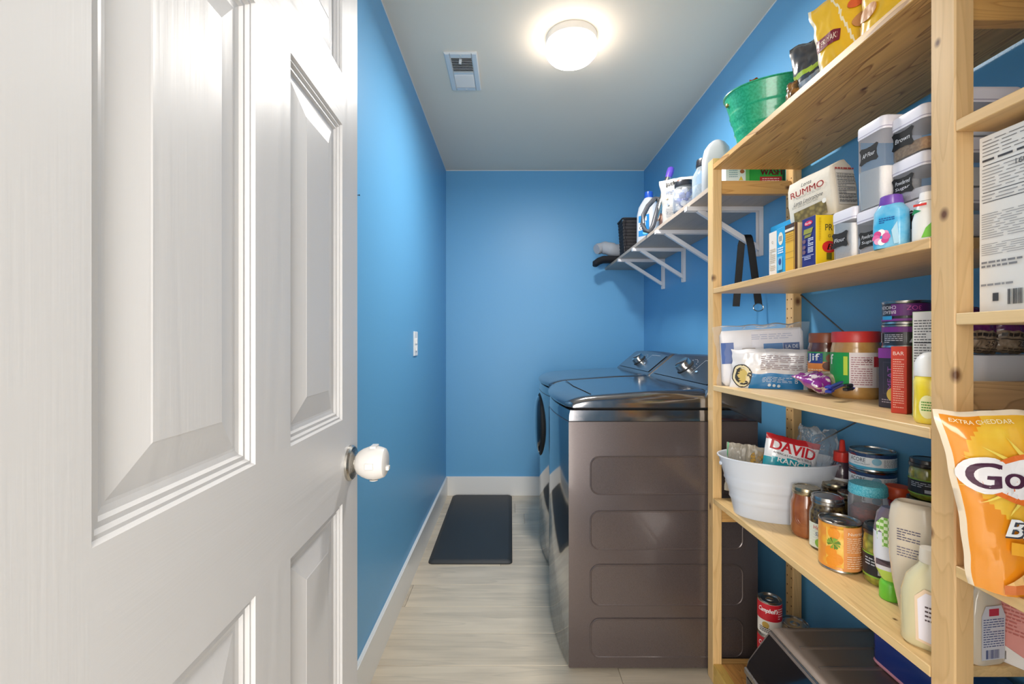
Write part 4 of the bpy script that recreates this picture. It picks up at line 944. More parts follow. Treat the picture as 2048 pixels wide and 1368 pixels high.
# contents of the white tub
B = Bag(.155, .035, .175, seed=71, amp=.003, topw=1., botw=1., pw=.3, freq=8)
t = bag('seed_bag', 'red, white and teal sunflower seed bag standing in the white tub', 'bag', B, (.824, 1.375, z4 + .068), (hook(-8), hook(12), hook(-10)), [mat('white_gloss_film', '#EDEFF2', .25, coat=.5), mat('red_gloss_film', '#C4242E', .25, coat=.5), mat('teal_gloss_film', '#25A4B4', .25, coat=.5)], lambda u, v, s: 1 if v > .90 else (2 if v < .64 - .05 * u * u else 0))
pr = Print(t, B.f(), .015); pr.text('DAVID', .0, .142, .030, '#C8202C', w=.125, bold=.04, rot=-.06); pr.text("AMERICA'S FAVORITE SEEDS", .0, .120, .006, '#3A2A2C', w=.11, rot=-.04); pr.text('RANCH', .004, .102, .015, '#F2F6F6', w=.09, bold=.03, rot=-.04); pr.text('Jumbo', .02, .084, .018, '#C9B63A', w=.07, shear=.3); pr.done('printed_label')
for i, (px, y_, hgt, rz, ry, tint) in enumerate(((1470, 1.475, .155, -70, 3, '#CFC6B4'), (1500, 1.435, .155, -62, 10, '#C4B8A2'))):
    x_, _, _ = at(px, 900, y_)
    B = Bag(.085, .02, hgt, seed=80 + i, amp=.004, pw=.4, freq=12)
    t = bag('zip_bag', ['clear zip bag with a green edge at the left end of the white tub', 'clear zip bag holding yellow bits in the middle of the white tub'][i], 'bag', B, (x_ + .012, y_, z4 + .048), (hook(-4), hook(ry), hook(-20)), [mat('cloudy_film_%d' % i, tint, .15, alpha=.45)], group='clear zip bags in the white tub')
    bm = BM(); box(bm, -.04, -.036, -.003, .003, .06, .155) if i == 0 else loft(bm, [(.05, .028, .008, .006), (.125, .03, .008, .006), (.14, .02, .004, .003)], 3)
    link('zip_edge' if i == 0 else 'contents', bm, P('#3FA86A', .3) if i == 0 else two_tone('yellow_bits', '#C9962A', '#7A6A4A', 120, .5, 'voronoi', lo=.3, hi=.7), t)
B = Bag(.16, .10, .15, seed=95, amp=.020, topw=.7, botw=.75, gusset=1, pw=.3, freq=11)
bag('clear_bag', 'empty crumpled clear plastic bag between the white tub and the sauce bottle', 'bag', B, (.925, 1.40, z4 + .118), (hook(-3), hook(9), hook(-6)), [mat('crumpled_film', '#E4ECF2', .08, alpha=.12)], smooth=25)

TIN = mat('tin_plate', '#B5B3B0', .25, metal=1.); BRZ = mat('bronze_lid', '#A89C84', .28, metal=1.)
def mason(label, r, h_, loc, body, lid, group='mason jars on the fourth shelf', lab=None):
    t = thing('mason_jar', label, 'jar', loc, hook(-40), group); bh = h_ - .017
    bm = BM(); lathe(bm, [(r * .84, 0), (r * .95, .004), (r, .014), (r, bh * .70), (r * .97, bh * .80), (r * .86, bh * .90), (r * .83, bh)], 36); link('glass_jar', bm, body, t, smooth=40)
    link('lid', jar_lid(r * .88, .018, bh), lid, t, smooth=35)
    bm = BM()
    for q in (.016, .022, .026): tube(bm, [(f_cyl(r)(q * math.cos(a) + .0, bh * .45 + q * .8 * math.sin(a), .0)) for a in [2 * math.pi * i / 20 for i in range(21)]], .0005, 5)
    link('embossing', bm, body, t)
    return t
SAUCE = two_tone('apple_butter', '#8A4A24', '#9C5A30', 25, .18, coat=1.); DARKJ = two_tone('dark_preserve', '#33231A', '#6A5A34', 120, .2, 'voronoi', lo=.2, hi=.8, coat=1.)
mason('brown apple butter mason jar standing in front of the white tub', .0385, .132, (.819, 1.262, z4), SAUCE, BRZ)
t = mason('wide mason jar with a silver lid just behind the peach can', .0415, .134, (.822, 1.182, z4), DARKJ, TIN)
pr = Print(t, f_cyl(.0417), .012); pr.rect(-.045, .006, .05, .068, '#DDE6DA'); pr.text('Hot', -.018, .058, .010, '#C2302C', w=.02); pr.text('Salsa', -.010, .042, .009, '#3A4A7A', w=.026, shear=.3); pr.oval(-.010, .02, .014, .012, '#8ABF4A'); pr.done()
mason('mason jar with a bronze lid against the white tub, rearmost', .0365, .134, (.921, 1.292, z4), DARKJ, BRZ)
mason('mason jar with a bronze lid between the sauce bottle and silver lidded jar', .0345, .132, (.906, 1.213, z4), DARKJ, BRZ)
# peach can
PEACH = two_tone('peach_print', '#EFB23A', '#E8963A', 45, .35, 'voronoi', lo=.2, hi=.6, coat=.3)
t = can('fruit_can', 'peach slices can with an orange label at the front of the fourth shelf', .0425, .112, (.7845, 1.086, z4), hook(-32), None, PEACH, cat='can')
pr = Print(t, f_cyl(.0425 * .99), .01); pr.rect(-.066, .006, -.022, .106, PEACH); pr.rect(.004, .006, .066, .106, '#E9A060'); pr.rect(-.03, .012, .0045, .10, two_tone('peach_fruit', '#F2A92C', '#F7CF62', 30, .35, coat=.3))
for (a_, b_) in ((-.014, .088), (-.02, .045), (-.008, .03), (-.018, .022)): pr.oval(a_, b_, .012, .013, '#F0982A')
for i in range(12):
    q = i * 2.4; pr.poly([(-.014, .066), (-.014 + .014 * math.cos(q), .066 + .014 * math.sin(q)), (-.014 + .012 * math.cos(q + .4), .066 + .012 * math.sin(q + .4))], ['#5E8A2C', '#88AC3C'][i % 2])
pr.text('Nutrition', .032, .094, .007, '#FFF0DC', w=.04); pr.fine(.010, .05, .058, .086, 8, '#FBE6CC', 5, .3); pr.fine(.010, .014, .058, .044, 6, '#FBE6CC', 6, .3); pr.done('printed_label')
# tall clear tub with sparkling blue lid
t = thing('clear_jar', 'tall clear plastic jar with a sparkly turquoise lid behind the peach can', 'jar', (.868, 1.107, z4), hook(-38))
bm = BM(); lathe(bm, [(.034, 0), (.0385, .003), (.0395, .01), (.0395, .085), (.036, .09), (.0395, .10), (.0395, .15), (.036, .165), (.036, .172)], 36); link('jar_body', bm, mat('clear_jar_plastic', '#EFEFF4', .1, alpha=.12), t, smooth=35)
bm = BM(); lathe(bm, [(.03, .003), (.036, .006), (.036, .082)], 30); link('contents', bm, two_tone('beige_contents', '#CFC4BA', '#B3A59A', 90, .6), t, smooth=35)
bm = BM(); lathe(bm, [(.03, .10), (.0355, .105), (.0355, .128), (.03, .134)], 30); link('contents', bm, two_tone('rusty_contents', '#8A4438', '#6A3C34', 90, .5), t, smooth=35)
bm = BM(); lathe(bm, [(.0385, .166), (.0395, .168), (.0385, .186), (.036, .190), (.001, .191)], 36); link('lid', bm, two_tone('turquoise_glitter', '#3FB4CC', '#7FD6E6', 400, .4, bump=.4), t, smooth=40)
pr = Print(t, f_cyl(.0398), .012); pr.rect(-.05, .006, .05, .080, '#3AA6CE'); pr.rect(-.05, .006, .05, .04, '#22408E'); pr.fine(-.04, .045, .03, .07, 3, '#EAF4F8', 3, .5); pr.done()
# sauce bottle with red nozzle
t = thing('sauce_bottle', 'dark sauce bottle with a white label and red nozzle near the wall', 'bottle', (.948, 1.292, z4 + .0), hook(-40))
t.location = (.972, 1.335, z4)
bm = BM(); lathe(bm, [(.027, 0), (.030, .004), (.0305, .15), (.029, .165), (.020, .182), (.016, .19)], 30); link('bottle_body', bm, mat('dark_sauce', '#4A3C48', .2, coat=.9), t, smooth=40)
bm = BM(); lathe(bm, [(.022, .185), (.0225, .187), (.021, .212), (.010, .214), (.0085, .216), (.006, .245), (.004, .247)], 24); link('nozzle', bm, P('#D8382C', .3), t, smooth=40)
pr = Print(t, f_cyl(.0307), .01); pr.rect(-.045, .01, .045, .14, '#E9EAEE'); pr.text("DUKAN'S", 0, .122, .011, '#2A2C34', w=.05, bold=.02); pr.text('Original', 0, .100, .009, '#D8484A', w=.036, shear=.3); pr.fine(-.03, .06, .03, .09, 5, '#A8AAB4', 3, .3); pr.done()
# fish cans stacked against the wall
FISHB = P('#2C4A78', .35, coat=.3)
for i in range(5):
    t = can('fish_can', ['bottom fish can of the blue stack', 'second fish can from the bottom of the blue stack', 'middle fish can of the blue stack, half hidden by the turquoise lid', 'blue and white fish can just under the topmost one', 'topmost blue and white fish can of the stack by the wall'][i], .050, .0495, (.957, 1.205, z4 + i * .050), hook(-42), 'blue and white fish cans', FISHB)
    pr = Print(t, f_cyl(.0498), .012); pr.rect(-.075, .006, .075, .0435, '#25406E'); pr.rect(-.075, .009, .075, .036, '#E9EDF1'); pr.rect(-.075, .006, .075, .0125, '#4FAFD0'); pr.poly([(-.05, .036), (-.03, .036), (-.036, .041), (-.05, .041)], '#7A2A38'); pr.text('ACORE', -.030, .028, .010, '#2E3440', w=.038); pr.oval(.012, .027, .010, .009, '#8FC6DE'); pr.text('WILD CAUGHT', -.02, .0185, .004, '#5A6A74', w=.036); pr.fine(.026, .014, .068, .034, 6, '#6E7680', 4 + i, .35); pr.done()
# ketchup
t = thing('sauce_bottle', 'red sauce bottle with an orange red cap below the fish cans', 'bottle', (.946, 1.112, z4), 0)
bm = BM(); lathe(bm, [(.026, 0), (.0285, .004), (.0285, .13), (.024, .15), (.018, .155)], 28); link('bottle_body', bm, mat('ketchup_red', '#A8221E', .2, coat=.9), t, smooth=40)
bm = BM(); lathe(bm, [(.0275, .152), (.0285, .154), (.0275, .178), (.024, .182), (.001, .183)], 28); link('cap', bm, P('#D9542C', .35), t, smooth=40)
# pickle jars
PICK = two_tone('pickles', '#B9B23C', '#6C7020', 75, .15, 'voronoi', lo=.1, hi=.8, coat=1.)
def pickle(label, r, h_, loc, rot, big=True, stack=None):
    t = thing('pickle_jar', label, 'jar', loc, rot, 'black lidded pickle jars'); bh = h_ - .016
    bm = BM(); lathe(bm, [(r * .86, 0), (r * .97, .004), (r, .012), (r, bh * .82), (r * .95, bh * .92), (r * .88, bh)], 34); link('glass_jar', bm, PICK, t, smooth=40)
    link('lid', jar_lid(r * .97, .018, bh - .001), mat('black_lid_enamel', '#1C1B20', .3, coat=.5), t, smooth=35)
    pr = Print(t, f_cyl(r * 1.004), .01); pr.rect(-.05, bh * .18, .05, bh * .60, '#22222A'); pr.rect(-.05, bh * .155, .05, bh * .19, '#8CB83C'); pr.rect(-.05, bh * .60, .05, bh * .63, '#8CB83C'); pr.fine(-.03, bh * .38, .03, bh * .55, 3, '#C6C8D0', 3, .4); pr.rect(-.004, bh * .24, .008, bh * .34, '#C8C8CE'); pr.oval(.02, bh * .44, .006, .006, '#7FB83A'); pr.done()
    return t
pickle('black lidded pickle jar at the front beside the peach can', .0345, .126, (.826, 1.012, z4), hook(-45))
pickle('black lidded pickle jar at the rear holding up another pickle jar', .040, .178, (.948, 1.035, z4), hook(-45))
pickle('pickle jar stacked on top of the rear pickle jar', .034, .088, (.953, 1.04, z4 + .1785), hook(-45))
# dressing bottles
DR = mat('ranch_cream', '#D6C9B4', .22, coat=.7); DR2 = mat('ranch_yellowish', '#D5CDA6', .22, coat=.7)
t = thing('dressing_bottle', 'inverted dressing bottle with a green gingham label and green cap', 'bottle', (.790, .948, z4), hook(-50))
bm = BM(); loft(bm, [(.038, .012, .012, .012), (.045, .017, .014, .013), (.062, .024, .018, .016), (.09, .0275, .021, .018), (.14, .0275, .021, .018), (.178, .022, .018, .016), (.19, .014, .012, .012)], 6)
for f_ in bm.faces:
    zc = f_.calc_center_median().z; f_.material_index = 1 if zc < .058 else (2 if zc < .072 else (3 if zc > .155 else 0))
link('bottle_body', bm, None, t, ms=[P('#DDE0EA', .25, coat=.5), P('#B9D85A', .25, coat=.5), P('#C3D860', .25, coat=.5), P('#7A6A78', .2, coat=.6)], smooth=40)
bm = BM(); lathe(bm, [(.017, 0), (.0185, .002), (.0185, .030), (.0165, .036), (.012, .04)], 28); link('cap', bm, P('#6FC43A', .3), t, smooth=35)
fb = lambda a, b, e: Vector((a, -.0212 - e - .0 + (.0009 * (a / .01) ** 2), b))
pr = Print(t, fb, .008)
pr.poly([(-.018, .125), (-.010, .112), (.010, .112), (.018, .125), (.020, .158), (.010, .172), (-.010, .172), (-.020, .158)], two_tone('gingham', '#7FB84A', '#DDEBC6', 150, .4, 'checker', lo=.3, hi=.7)); pr.poly([(-.02, .072), (.02, .072), (.02, .084), (.0, .076), (-.02, .084)], '#5A4A52'); pr.done()
def squeeze(label, loc, rot, m, sc=1., inverted=True, capc='#E6DED0', text=True, green=False):
    t = thing('dressing_bottle', label, 'bottle', loc, rot); S = sc
    secs = [(.0, .020, .015, .014), (.012, .021, .016, .015), (.02, .024, .018, .016), (.07, .033, .023, .020), (.12, .038, .027, .022), (.19, .038, .027, .022), (.212, .035, .025, .021), (.22, .030, .021, .018), (.222, .026, .017, .014), (.217, .022, .013, .011)] if inverted else \
           [(0, .036, .024, .018), (.006, .040, .028, .020), (.09, .040, .028, .022), (.118, .033, .024, .02), (.14, .017, .016, .015), (.15, .013, .013, .013)]
    bm = BM(); loft(bm, [(a * S, b * S, c_ * S, d_ * S) for a, b, c_, d_ in secs], 6); link('bottle_body', bm, m, t, smooth=45)
    if not inverted: bm = BM(); lathe(bm, [(.016 * S, .146 * S), (.0165 * S, .148 * S), (.015 * S, .17 * S), (.001, .172 * S)], 24); link('cap', bm, P(capc, .3), t, smooth=40)
    return t
t = squeeze('large cream dressing bottle standing upside down with small dark print', (.772, .868, z4), hook(-52), DR, 1.03)
pr = Print(t, lambda a, b, e: Vector((a, -.0281 - e, b))); pr.fine(-.022, .158, .012, .182, 5, '#4A4466', 3, .35); pr.fine(-.022, .128, .010, .148, 4, '#5A5476', 5, .3); pr.done()
t = squeeze('cream dressing bottle with a white oval label in front beside the near post', (.741, .803, z4), hook(-50), DR2, 1.0, False)
pr = Print(t, lambda a, b, e: Vector((a, -.0282 - e, b))); pr.poly([(-.016, .014), (.03, .008), (.03, .10), (-.005, .106), (-.018, .09)], '#E8D0B4'); pr.poly([(-.012, .018), (.03, .012), (.03, .096), (-.003, .10), (-.014, .086)], '#E6E4F0'); pr.fine(-.004, .05, .02, .08, 4, '#4A3A44', 6, .4); pr.done()
t = squeeze('cream dressing bottle with a green label mostly hidden by the near post', (.822, .803, z4), hook(-50), DR, .95, False)
pr = Print(t, lambda a, b, e: Vector((a, -.0272 - e, b))); pr.rect(-.035, .03, .02, .10, '#6CBF48'); pr.done()
# right of the near post on shelf 4
t = squeeze('cream dressing bottle with blue back label seen right of the near post', (.802, .763, z4), hook(8), mat('ranch_pale', '#E3D6C2', .22, coat=.7), .98, False); t.scale = (.8, .5, .92); t.location = (.795, .765, z4)
pr = Print(t, lambda a, b, e: Vector((a, -.0282 - e, b))); pr.poly([(-.03, .012), (.026, .012), (.028, .09), (.018, .108), (-.02, .108), (-.03, .09)], '#DFE0EA'); pr.rect(-.012, .09, .012, .103, '#C8304A'); pr.fine(-.026, .034, .024, .086, 12, '#4A5A94', 4, .35); pr.bars(-.02, .014, .014, .03, 12, '#3A4A84'); pr.done()
t = carton('baking_carton', 'red and pink baking mix carton right of the near post', 'box', .055, .10, .115, (.873, .778, z4), hook(-58), ['#E49A94', '#CB4438', '#E49A94', '#CB4438'])
pr = Print(t, f_front(.10)); pr.poly([(-.0275, .0), (.0275, .0), (.0275, .012), (-.0275, .036)], '#F0EDEC'); pr.bars(-.024, .006, -.008, .020, 10); pr.fine(-.02, .05, .02, .105, 9, '#C66A64', 5, .35); pr.done()
pr = Print(t, f_right(.055)); pr.rect(-.05, .068, .0, .115, two_tone('pink_swirl', '#C84A54', '#E8B4B4', 60, .4)); pr.rect(-.05, .060, .0, .068, '#3F6FA8'); pr.text('BEST', -.018, .042, .020, '#F4EEEA', w=.05, bold=.03); pr.fine(-.042, .022, -.008, .028, 1, '#7A1E1C', 4, .5); pr.rect(-.046, .004, -.018, .014, '#EDE4E0'); pr.done()

# ================= bottom shelf ==================
z5 = .0684
t = thing('toaster_oven', 'dark steel toaster oven with a black glass front on the bottom shelf', 'oven', (.65, 1.0, z5))
Y0o, Y1o = .79 - 1.0, 1.235 - 1.0
zb = -z5
bm = BM(); prof = [(.335, 0.01), (-.0, .01), (-.012, .03), (-.014, .215), (-.008, .24), (.045, .312), (.062, .325), (.075, .3275), (.335, .3275)]
prism_xz(bm, prof, Y0o, Y1o); bmesh.ops.bevel(bm, geom=[e for e in bm.edges if abs(e.verts[0].co.y - e.verts[1].co.y) < 1e-5], offset=.004, segments=2, affect='EDGES')
link('shell', bm, mat('brushed_dark_steel', '#8C8078', .36, metal=.7, bump=.1, bscale=50.), t, smooth=30)
bm = BM()
gp = [(-.0005, .246), (.038, .299), (.040, .302)]
prism_xz(bm, [(-.014, .225), (-.0165, .227), (-.0105, .2435), (.0435, .3155), (.047, .313), (-.007, .240)], Y0o + .012, Y1o - .012)
link('glass_door', bm, mat('black_oven_glass', '#050507', .05, coat=1.), t)
bm = BM(); prism_xz(bm, [(-.0145, .02), (-.0165, .022), (-.0165, .20), (-.0145, .202)], Y0o + .012, Y1o - .012); link('lower_glass', bm, MATS['black_oven_glass'], t)
bm = BM(); prism_xz(bm, [(-.015, .205), (-.019, .208), (-.019, .220), (-.015, .223)], Y0o + .004, Y1o - .004); link('trim_strip', bm, SS, t)
bm = BM(); tube(bm, [(.052, Y0o + .005, .3205), (.052, Y1o - .005, .3205)], .002, 6); link('trim_line', bm, SS, t)
bm = BM()
for y in (1.222, 1.150, 1.078, 1.0, .93): tube(bm, [(.080, y - 1.0, .3275), (.33, y - 1.0, .3275)], .006, 8, flat=(1, .55))
link('top_ridge', bm, MATS['brushed_dark_steel'], t, smooth=60)
bm = BM()
for x_ in (.03, .30):
    for y in (Y0o + .04, Y1o - .04): lathe(bm, [(.012, 0), (.012, .011)], 12, M=Matrix.Translation((x_, y, 0)))
link('feet', bm, GAP, t)
t = thing('storage_tin', 'deep blue rounded box with a pink lower edge resting on the toaster oven', 'box', (.936, .955, z5 + .3305))
bm = BM(); loft(bm, [(.004, .058, .152, .02), (.012, .061, .155, .02), (.085, .061, .155, .02), (.098, .055, .149, .02), (.102, .045, .139, .015)], 5); link('tin_body', bm, mat('royal_blue_enamel', '#123A8E', .25, coat=.6), t, smooth=40)
bm = BM(); loft(bm, [(0, .060, .154, .02), (.004, .062, .156, .02), (.008, .060, .154, .02)], 5); link('pink_edge', bm, P('#E49AA8', .4), t)
SOUP = P('#EDE6DC', .35, coat=.3)
def soup(label, loc, rot=hook(-28)):
    t = can('soup_can', label, .0335, .1035, loc, rot, 'red and white soup cans', SOUP)
    pr = Print(t, f_cyl(.0335 * .995), .01); pr.rect(-.052, .048, .052, .098, '#CC2030'); pr.text("Campbell's", -.006, .078, .018, '#FFFFFF', w=.055, shear=.3, bold=.02); pr.oval(-.012, .034, .010, .010, '#C9A24A'); pr.fine(-.03, .012, .0, .028, 3, '#3A3A40', 4, .5); pr.fine(.022, .055, .04, .09, 5, '#F4D8D8', 4, .4); pr.done(); return t
for i in range(3): soup(['red and white soup can on the bottom shelf under two others', 'middle red and white soup can of the stack', 'topmost red and white soup can rising behind the toaster oven'][i], (.797, 1.402, z5 + i * .1042))
for i in range(2):
    t = can('food_can', ['plain can standing on the bottom shelf under another', 'plain ring topped can peeking over the rear of the toaster oven'][i], .039, .108, (.895, 1.435, z5 + i * .1085), 0, 'plain cans behind the toaster oven', P('#A99A86', .4), cat='can')

# ================= top shelf ==================
z1 = 1.7764
GT = two_tone('green_enamel_tub', '#1FA070', '#35B586', 160, .3, coat=.5)
oval_tub('oval_tub', 'green ribbed oval tub on the far end of the top shelf', (.838, 1.405, z1), hook(-10), GT, wire=True, a=.165, b=.115, h_=.158)
B = Bag(.15, .07, .160, seed=101, amp=.012, topw=.85, pw=.3, freq=14)
bag('snack_bag', 'orange snack bag showing over the rim of the green tub', 'bag', B, (.80, 1.40, z1 + .045), (0, 0, hook(-5)), [two_tone('orange_snack', '#B9692A', '#8A4A24', 30, .3, coat=.4)])
def crumple(name, label, B, px, py, y, X, rot, mats, mi, up=0., cat='bag', group=None):
    return bag(name, label, cat, B, (X, y, z1 + up), rot, mats, mi, group, smooth=35)
B = Bag(.045, .03, .062, seed=107, amp=.004, topw=.8, pw=.4, freq=16)
crumple('snack_bag', 'small brown and black snack packet between the green tub and grey bag', B, 0, 0, 1.165, .725, (0, 0, hook(-60)), [two_tone('brown_black_print', '#9A6A2C', '#1C1714', 60, .3, coat=.5)], None)
B = Bag(.19, .06, .155, seed=112, amp=.010, topw=.9, pw=.35, freq=7)
crumple('chip_bag', 'crumpled charcoal, lime and silver snack bag left of the yellow bags', B, 0, 0, 1.095, .790, (0, hook(-8), hook(-48)), [mat('charcoal_film', '#3A3B40', .22, coat=.7), mat('lime_film', '#A8C23C', .25, coat=.6), mat('silver_film', '#B9BCBE', .2, metal=.6, coat=.6)], lambda u, v, s: 2 if v < .38 or abs(u - .1) < .06 else (1 if abs(v - .45 + .05 * u) < .04 else 0))
B = Bag(.13, .05, .180, seed=118, amp=.006, topw=.9, pw=.35, freq=6)
YM = [mat('yellow_film', '#F2BE28', .25, coat=.6), mat('pale_edge_film', '#F4E6C4', .25, coat=.6)]
t = crumple('chip_bag', 'yellow snack bag with a folded pale seam, nearest the grey bag', B, 0, 0, 1.005, .760, (hook(0), hook(-10), hook(-46)), YM, lambda u, v, s: 1 if (abs(u - .05 - (v - .5) * -.5) < .04 or u < -.92) else 0, group='yellow snack bags on the top shelf')
pr = Print(t, B.f(), .012); pr.poly([(-.06, .072), (-.012, .060), (-.006, .085), (-.055, .098)], '#7A1C2C'); pr.text('TERIYAKI', -.034, .079, .012, '#F2D8C0', w=.042, rot=-.25); pr.oval(.03, .13, .02, .012, '#E0622C'); pr.oval(.035, .085, .022, .016, '#C98A50'); pr.done('printed_label')
B = Bag(.17, .06, .165, seed=125, amp=.006, topw=.95, pw=.35, freq=6)
t = crumple('chip_bag', 'large yellow snack bag with a red logo panel under the top of the picture', B, 0, 0, .880, .770, (hook(0), hook(0), hook(-62)), YM, lambda u, v, s: 1 if u < -.95 else 0, group='yellow snack bags on the top shelf')
pr = Print(t, B.f(), .012); pr.poly([(-.06, .098), (-.002, .082), (.004, .108), (-.055, .125)], '#C2262E'); pr.text('Honduran', -.028, .103, .012, '#F6DCD4', w=.046, rot=-.26); pr.text('EY', .06, .125, .02, '#3A2A1C', w=.04, rot=.3); pr.oval(-.06, .06, .02, .014, '#C98A50'); pr.done('printed_label')
B = Bag(.10, .06, .17, seed=131, amp=.010, topw=.9, pw=.35)
crumple('snack_bag', 'grey snack bag at the near end of the top shelf', B, 0, 0, .772, .90, (0, 0, hook(-60)), [mat('dull_grey_film', '#8E8A88', .3, coat=.4)], None)

# ================= wall shelf goods ==================
wz = WZ + .0005
# rolled towel and black garment over the far end
t = thing('rolled_towel', 'light grey rolled towel at the far end of the wall shelf', 'towel', (.72, 3.27, wz))
bm = BM(); N_ = 18
tube(bm, [(-.105 + .27 * i / N_, .012 * math.sin(i * .7) - .0 * i, .100 + .012 * math.sin(i * .5)) for i in range(N_ + 1)], [.03 + .018 * math.sin(math.pi * min(1, (i + 1.5) / 9) / 2) + .003 * math.sin(i * 2.1) for i in range(N_ + 1)], 16)
link('towel_roll', bm, mat('grey_terry', '#A9AEB6', .95, bump=.8, bscale=350.), t, smooth=60)
t = thing('folded_garment', 'black garment hanging over the end of the wall shelf below the grey towel', 'garment', (.72, 3.27, wz))
bm = BM(); tube(bm, [(-.118, .0, -.02), (-.112, 0, -.002), (-.09, 0, .014), (-.06, 0, .0255), (-.02, 0, .0265), (.06, 0, .0265), (.15, 0, .0265)], [.016, .026, .026, .0265, .0265, .0265, .024], 14, flat=(2.1, .98))
link('folded_cloth', bm, mat('black_cloth', '#1B1D22', .9, bump=.6, bscale=200.), t, smooth=60)
# woven basket
t = thing('woven_basket', 'black woven basket near the far end of the wall shelf', 'basket', (.815, 3.035, wz), 0)
BK = mat('black_wicker', '#211E22', .6, bump=.4, bscale=200.)
bm = BM()
for k_ in range(11):
    z = .012 + k_ * .021; hx_ = .070 + .012 * z / .22; hy_ = .062 + .01 * z / .22; pts = rrect(hx_, hy_, .012, 4); q = []
    for i in range(len(pts)):
        p, p2 = Vector(pts[i]), Vector(pts[(i + 1) % len(pts)]); n_ = max(1, int((p2 - p).length / .012))
        for j in range(n_): q.append(p.lerp(p2, j / n_))
    ring = [Vector((p.x, p.y, z)) + Vector((p.x, p.y, 0)).normalized() * (.0022 if (i + k_) % 2 else -.0022) for i, p in enumerate(q)]; ring.append(ring[0])
    tube(bm, ring, .0105, 6, flat=(.28, 1.))
o = link('weave', bm, BK, t, smooth=50); o['kind'] = 'stuff'
bm = BM(); loft(bm, [(0, .073, .061, .012), (.235, .083, .070, .012), (.235, .080, .067, .012), (.004, .070, .058, .011)], 4); link('lining', bm, P('#17151A', .8), t)
bm = BM(); rr_ = [Vector((x, y, .240)) for x, y in rrect(.087, .074, .014, 4)]; rr_.append(rr_[0]); tube(bm, rr_, .006, 8); link('rim', bm, BK, t, smooth=50)
bm = BM(); box(bm, -.088, -.072, -.068, -.056, .225, .246, .002); link('metal_tab', bm, SS, t)
t = carton('small_box', 'small orange topped box behind the laundry bottle on the wall shelf', 'box', .06, .06, .235, (.86, 2.82, wz), hook(-80), ['#C98A5A', '#B5774C', '#C98A5A', '#B5774C'])
# laundry bottle
t = thing('detergent_bottle', 'white laundry bottle with a blue label and blue cap on the wall shelf', 'bottle', (.805, 2.66, wz), hook(-52))
bm = BM(); loft(bm, [(0, .062, .042, .03), (.006, .066, .046, .032), (.18, .066, .046, .035), (.225, .058, .040, .034), (.26, .036, .03, .028), (.275, .024, .024, .024), (.283, .022, .022, .022)], 7); link('bottle_body', bm, mat('white_bottle_plastic', '#CFD2D8', .3, coat=.3), t, smooth=50)
bm = BM(); lathe(bm, [(.024, .275), (.025, .277), (.023, .31), (.02, .312), (.001, .312)], 24); link('cap', bm, P('#2458C0', .3), t, smooth=40)
fb = lambda a, b, e: Vector((a, -.0465 - e + .0 * a, b)); pr = Print(t, fb, .02)
pr.rect(-.036, .05, .036, .17, '#2A86C8'); pr.rect(-.036, .085, .012, .13, '#F0F4F8'); pr.text('FRESH', -.012, .119, .016, '#1C2430', w=.042); pr.text('CH', -.014, .099, .020, '#14161C', w=.030, bold=.04); pr.oval(.012, .066, .02, .010, '#6FC4E8'); pr.rect(.0, .135, .02, .16, '#E8F0F6'); pr.done()
# handheld vacuum / stick tool
t = thing('handheld_vacuum', 'grey vacuum handle with a looped grip and steel tube tipped in purple', 'vacuum', (.77, 2.40, wz), 0)
GREY = mat('vacuum_grey', '#5A5B60', .3, metal=.3)
V = lambda x, y, z: (x, y, z)
def pt(px, py, y): a = at(px, py, y); return Vector((a[0] - .77, a[1] - 2.40, a[2] - wz))
bm = BM(); lp = [pt(*p) for p in ((1309, 398, 2.42), (1296, 412, 2.41), (1287, 430, 2.40), (1285, 448, 2.39), (1290, 461, 2.385), (1299, 464, 2.38), (1306, 452, 2.385), (1312, 430, 2.395), (1318, 408, 2.41), (1316, 398, 2.42), (1309, 398, 2.42))]
mn = min(p.z for p in lp)
for p in lp: p.z += max(0, .012 - mn)
tube(bm, lp, .0125, 10); link('loop_grip', bm, GREY, t, smooth=60)
bm = BM(); tube(bm, [pt(1312, 440, 2.40), pt(1338, 352, 2.42)], .016, 14); link('wand', bm, SS, t, smooth=50)
bm = BM(); tube(bm, [pt(1336.5, 356, 2.42), pt(1340, 345, 2.42), pt(1342, 337, 2.42), pt(1342.5, 334, 2.42)], [.017, .019, .017, .008], 14); link('purple_tip', bm, P('#6A4FC0', .3), t, smooth=60)
bm = BM(); lathe(bm, [(.035, 0), (.037, .003), (.035, .07), (.03, .10), (.02, .115)], 24, M=Matrix.Translation((.045, -.0, 0))); link('dust_cup', bm, mat('rose_metal', '#B08A7C', .25, metal=.8), t, smooth=50)
# white pouch
B = Bag(.165, .06, .215, seed=141, amp=.004, topw=1.05, botw=.85, gusset=1, pw=.3)
t = bag('snack_pouch', 'white stand up pouch with black and orange lettering on the wall shelf', 'bag', B, (.792, 2.16, wz), (hook(0), 0, hook(-30)), [mat('white_pouch_film', '#A9A7A4', .6)])
pr = Print(t, B.f(), .015); pr.text('jack', -.026, .186, .023, '#120E0D', w=.05, bold=.04); pr.text('&', .010, .187, .020, '#C0501A', w=.018, bold=.04); pr.text('pup', .040, .186, .021, '#5A2C22', w=.038, bold=.03); pr.text('PREMIUM', -.012, .146, .017, '#47648C', w=.075); pr.oval(-.045, .12, .006, .006, '#F0C890'); pr.oval(-.042, .088, .005, .005, '#8A96A8'); pr.fine(-.05, .03, .0, .075, 6, '#8A8C94', 4, .4); pr.done('printed_label')
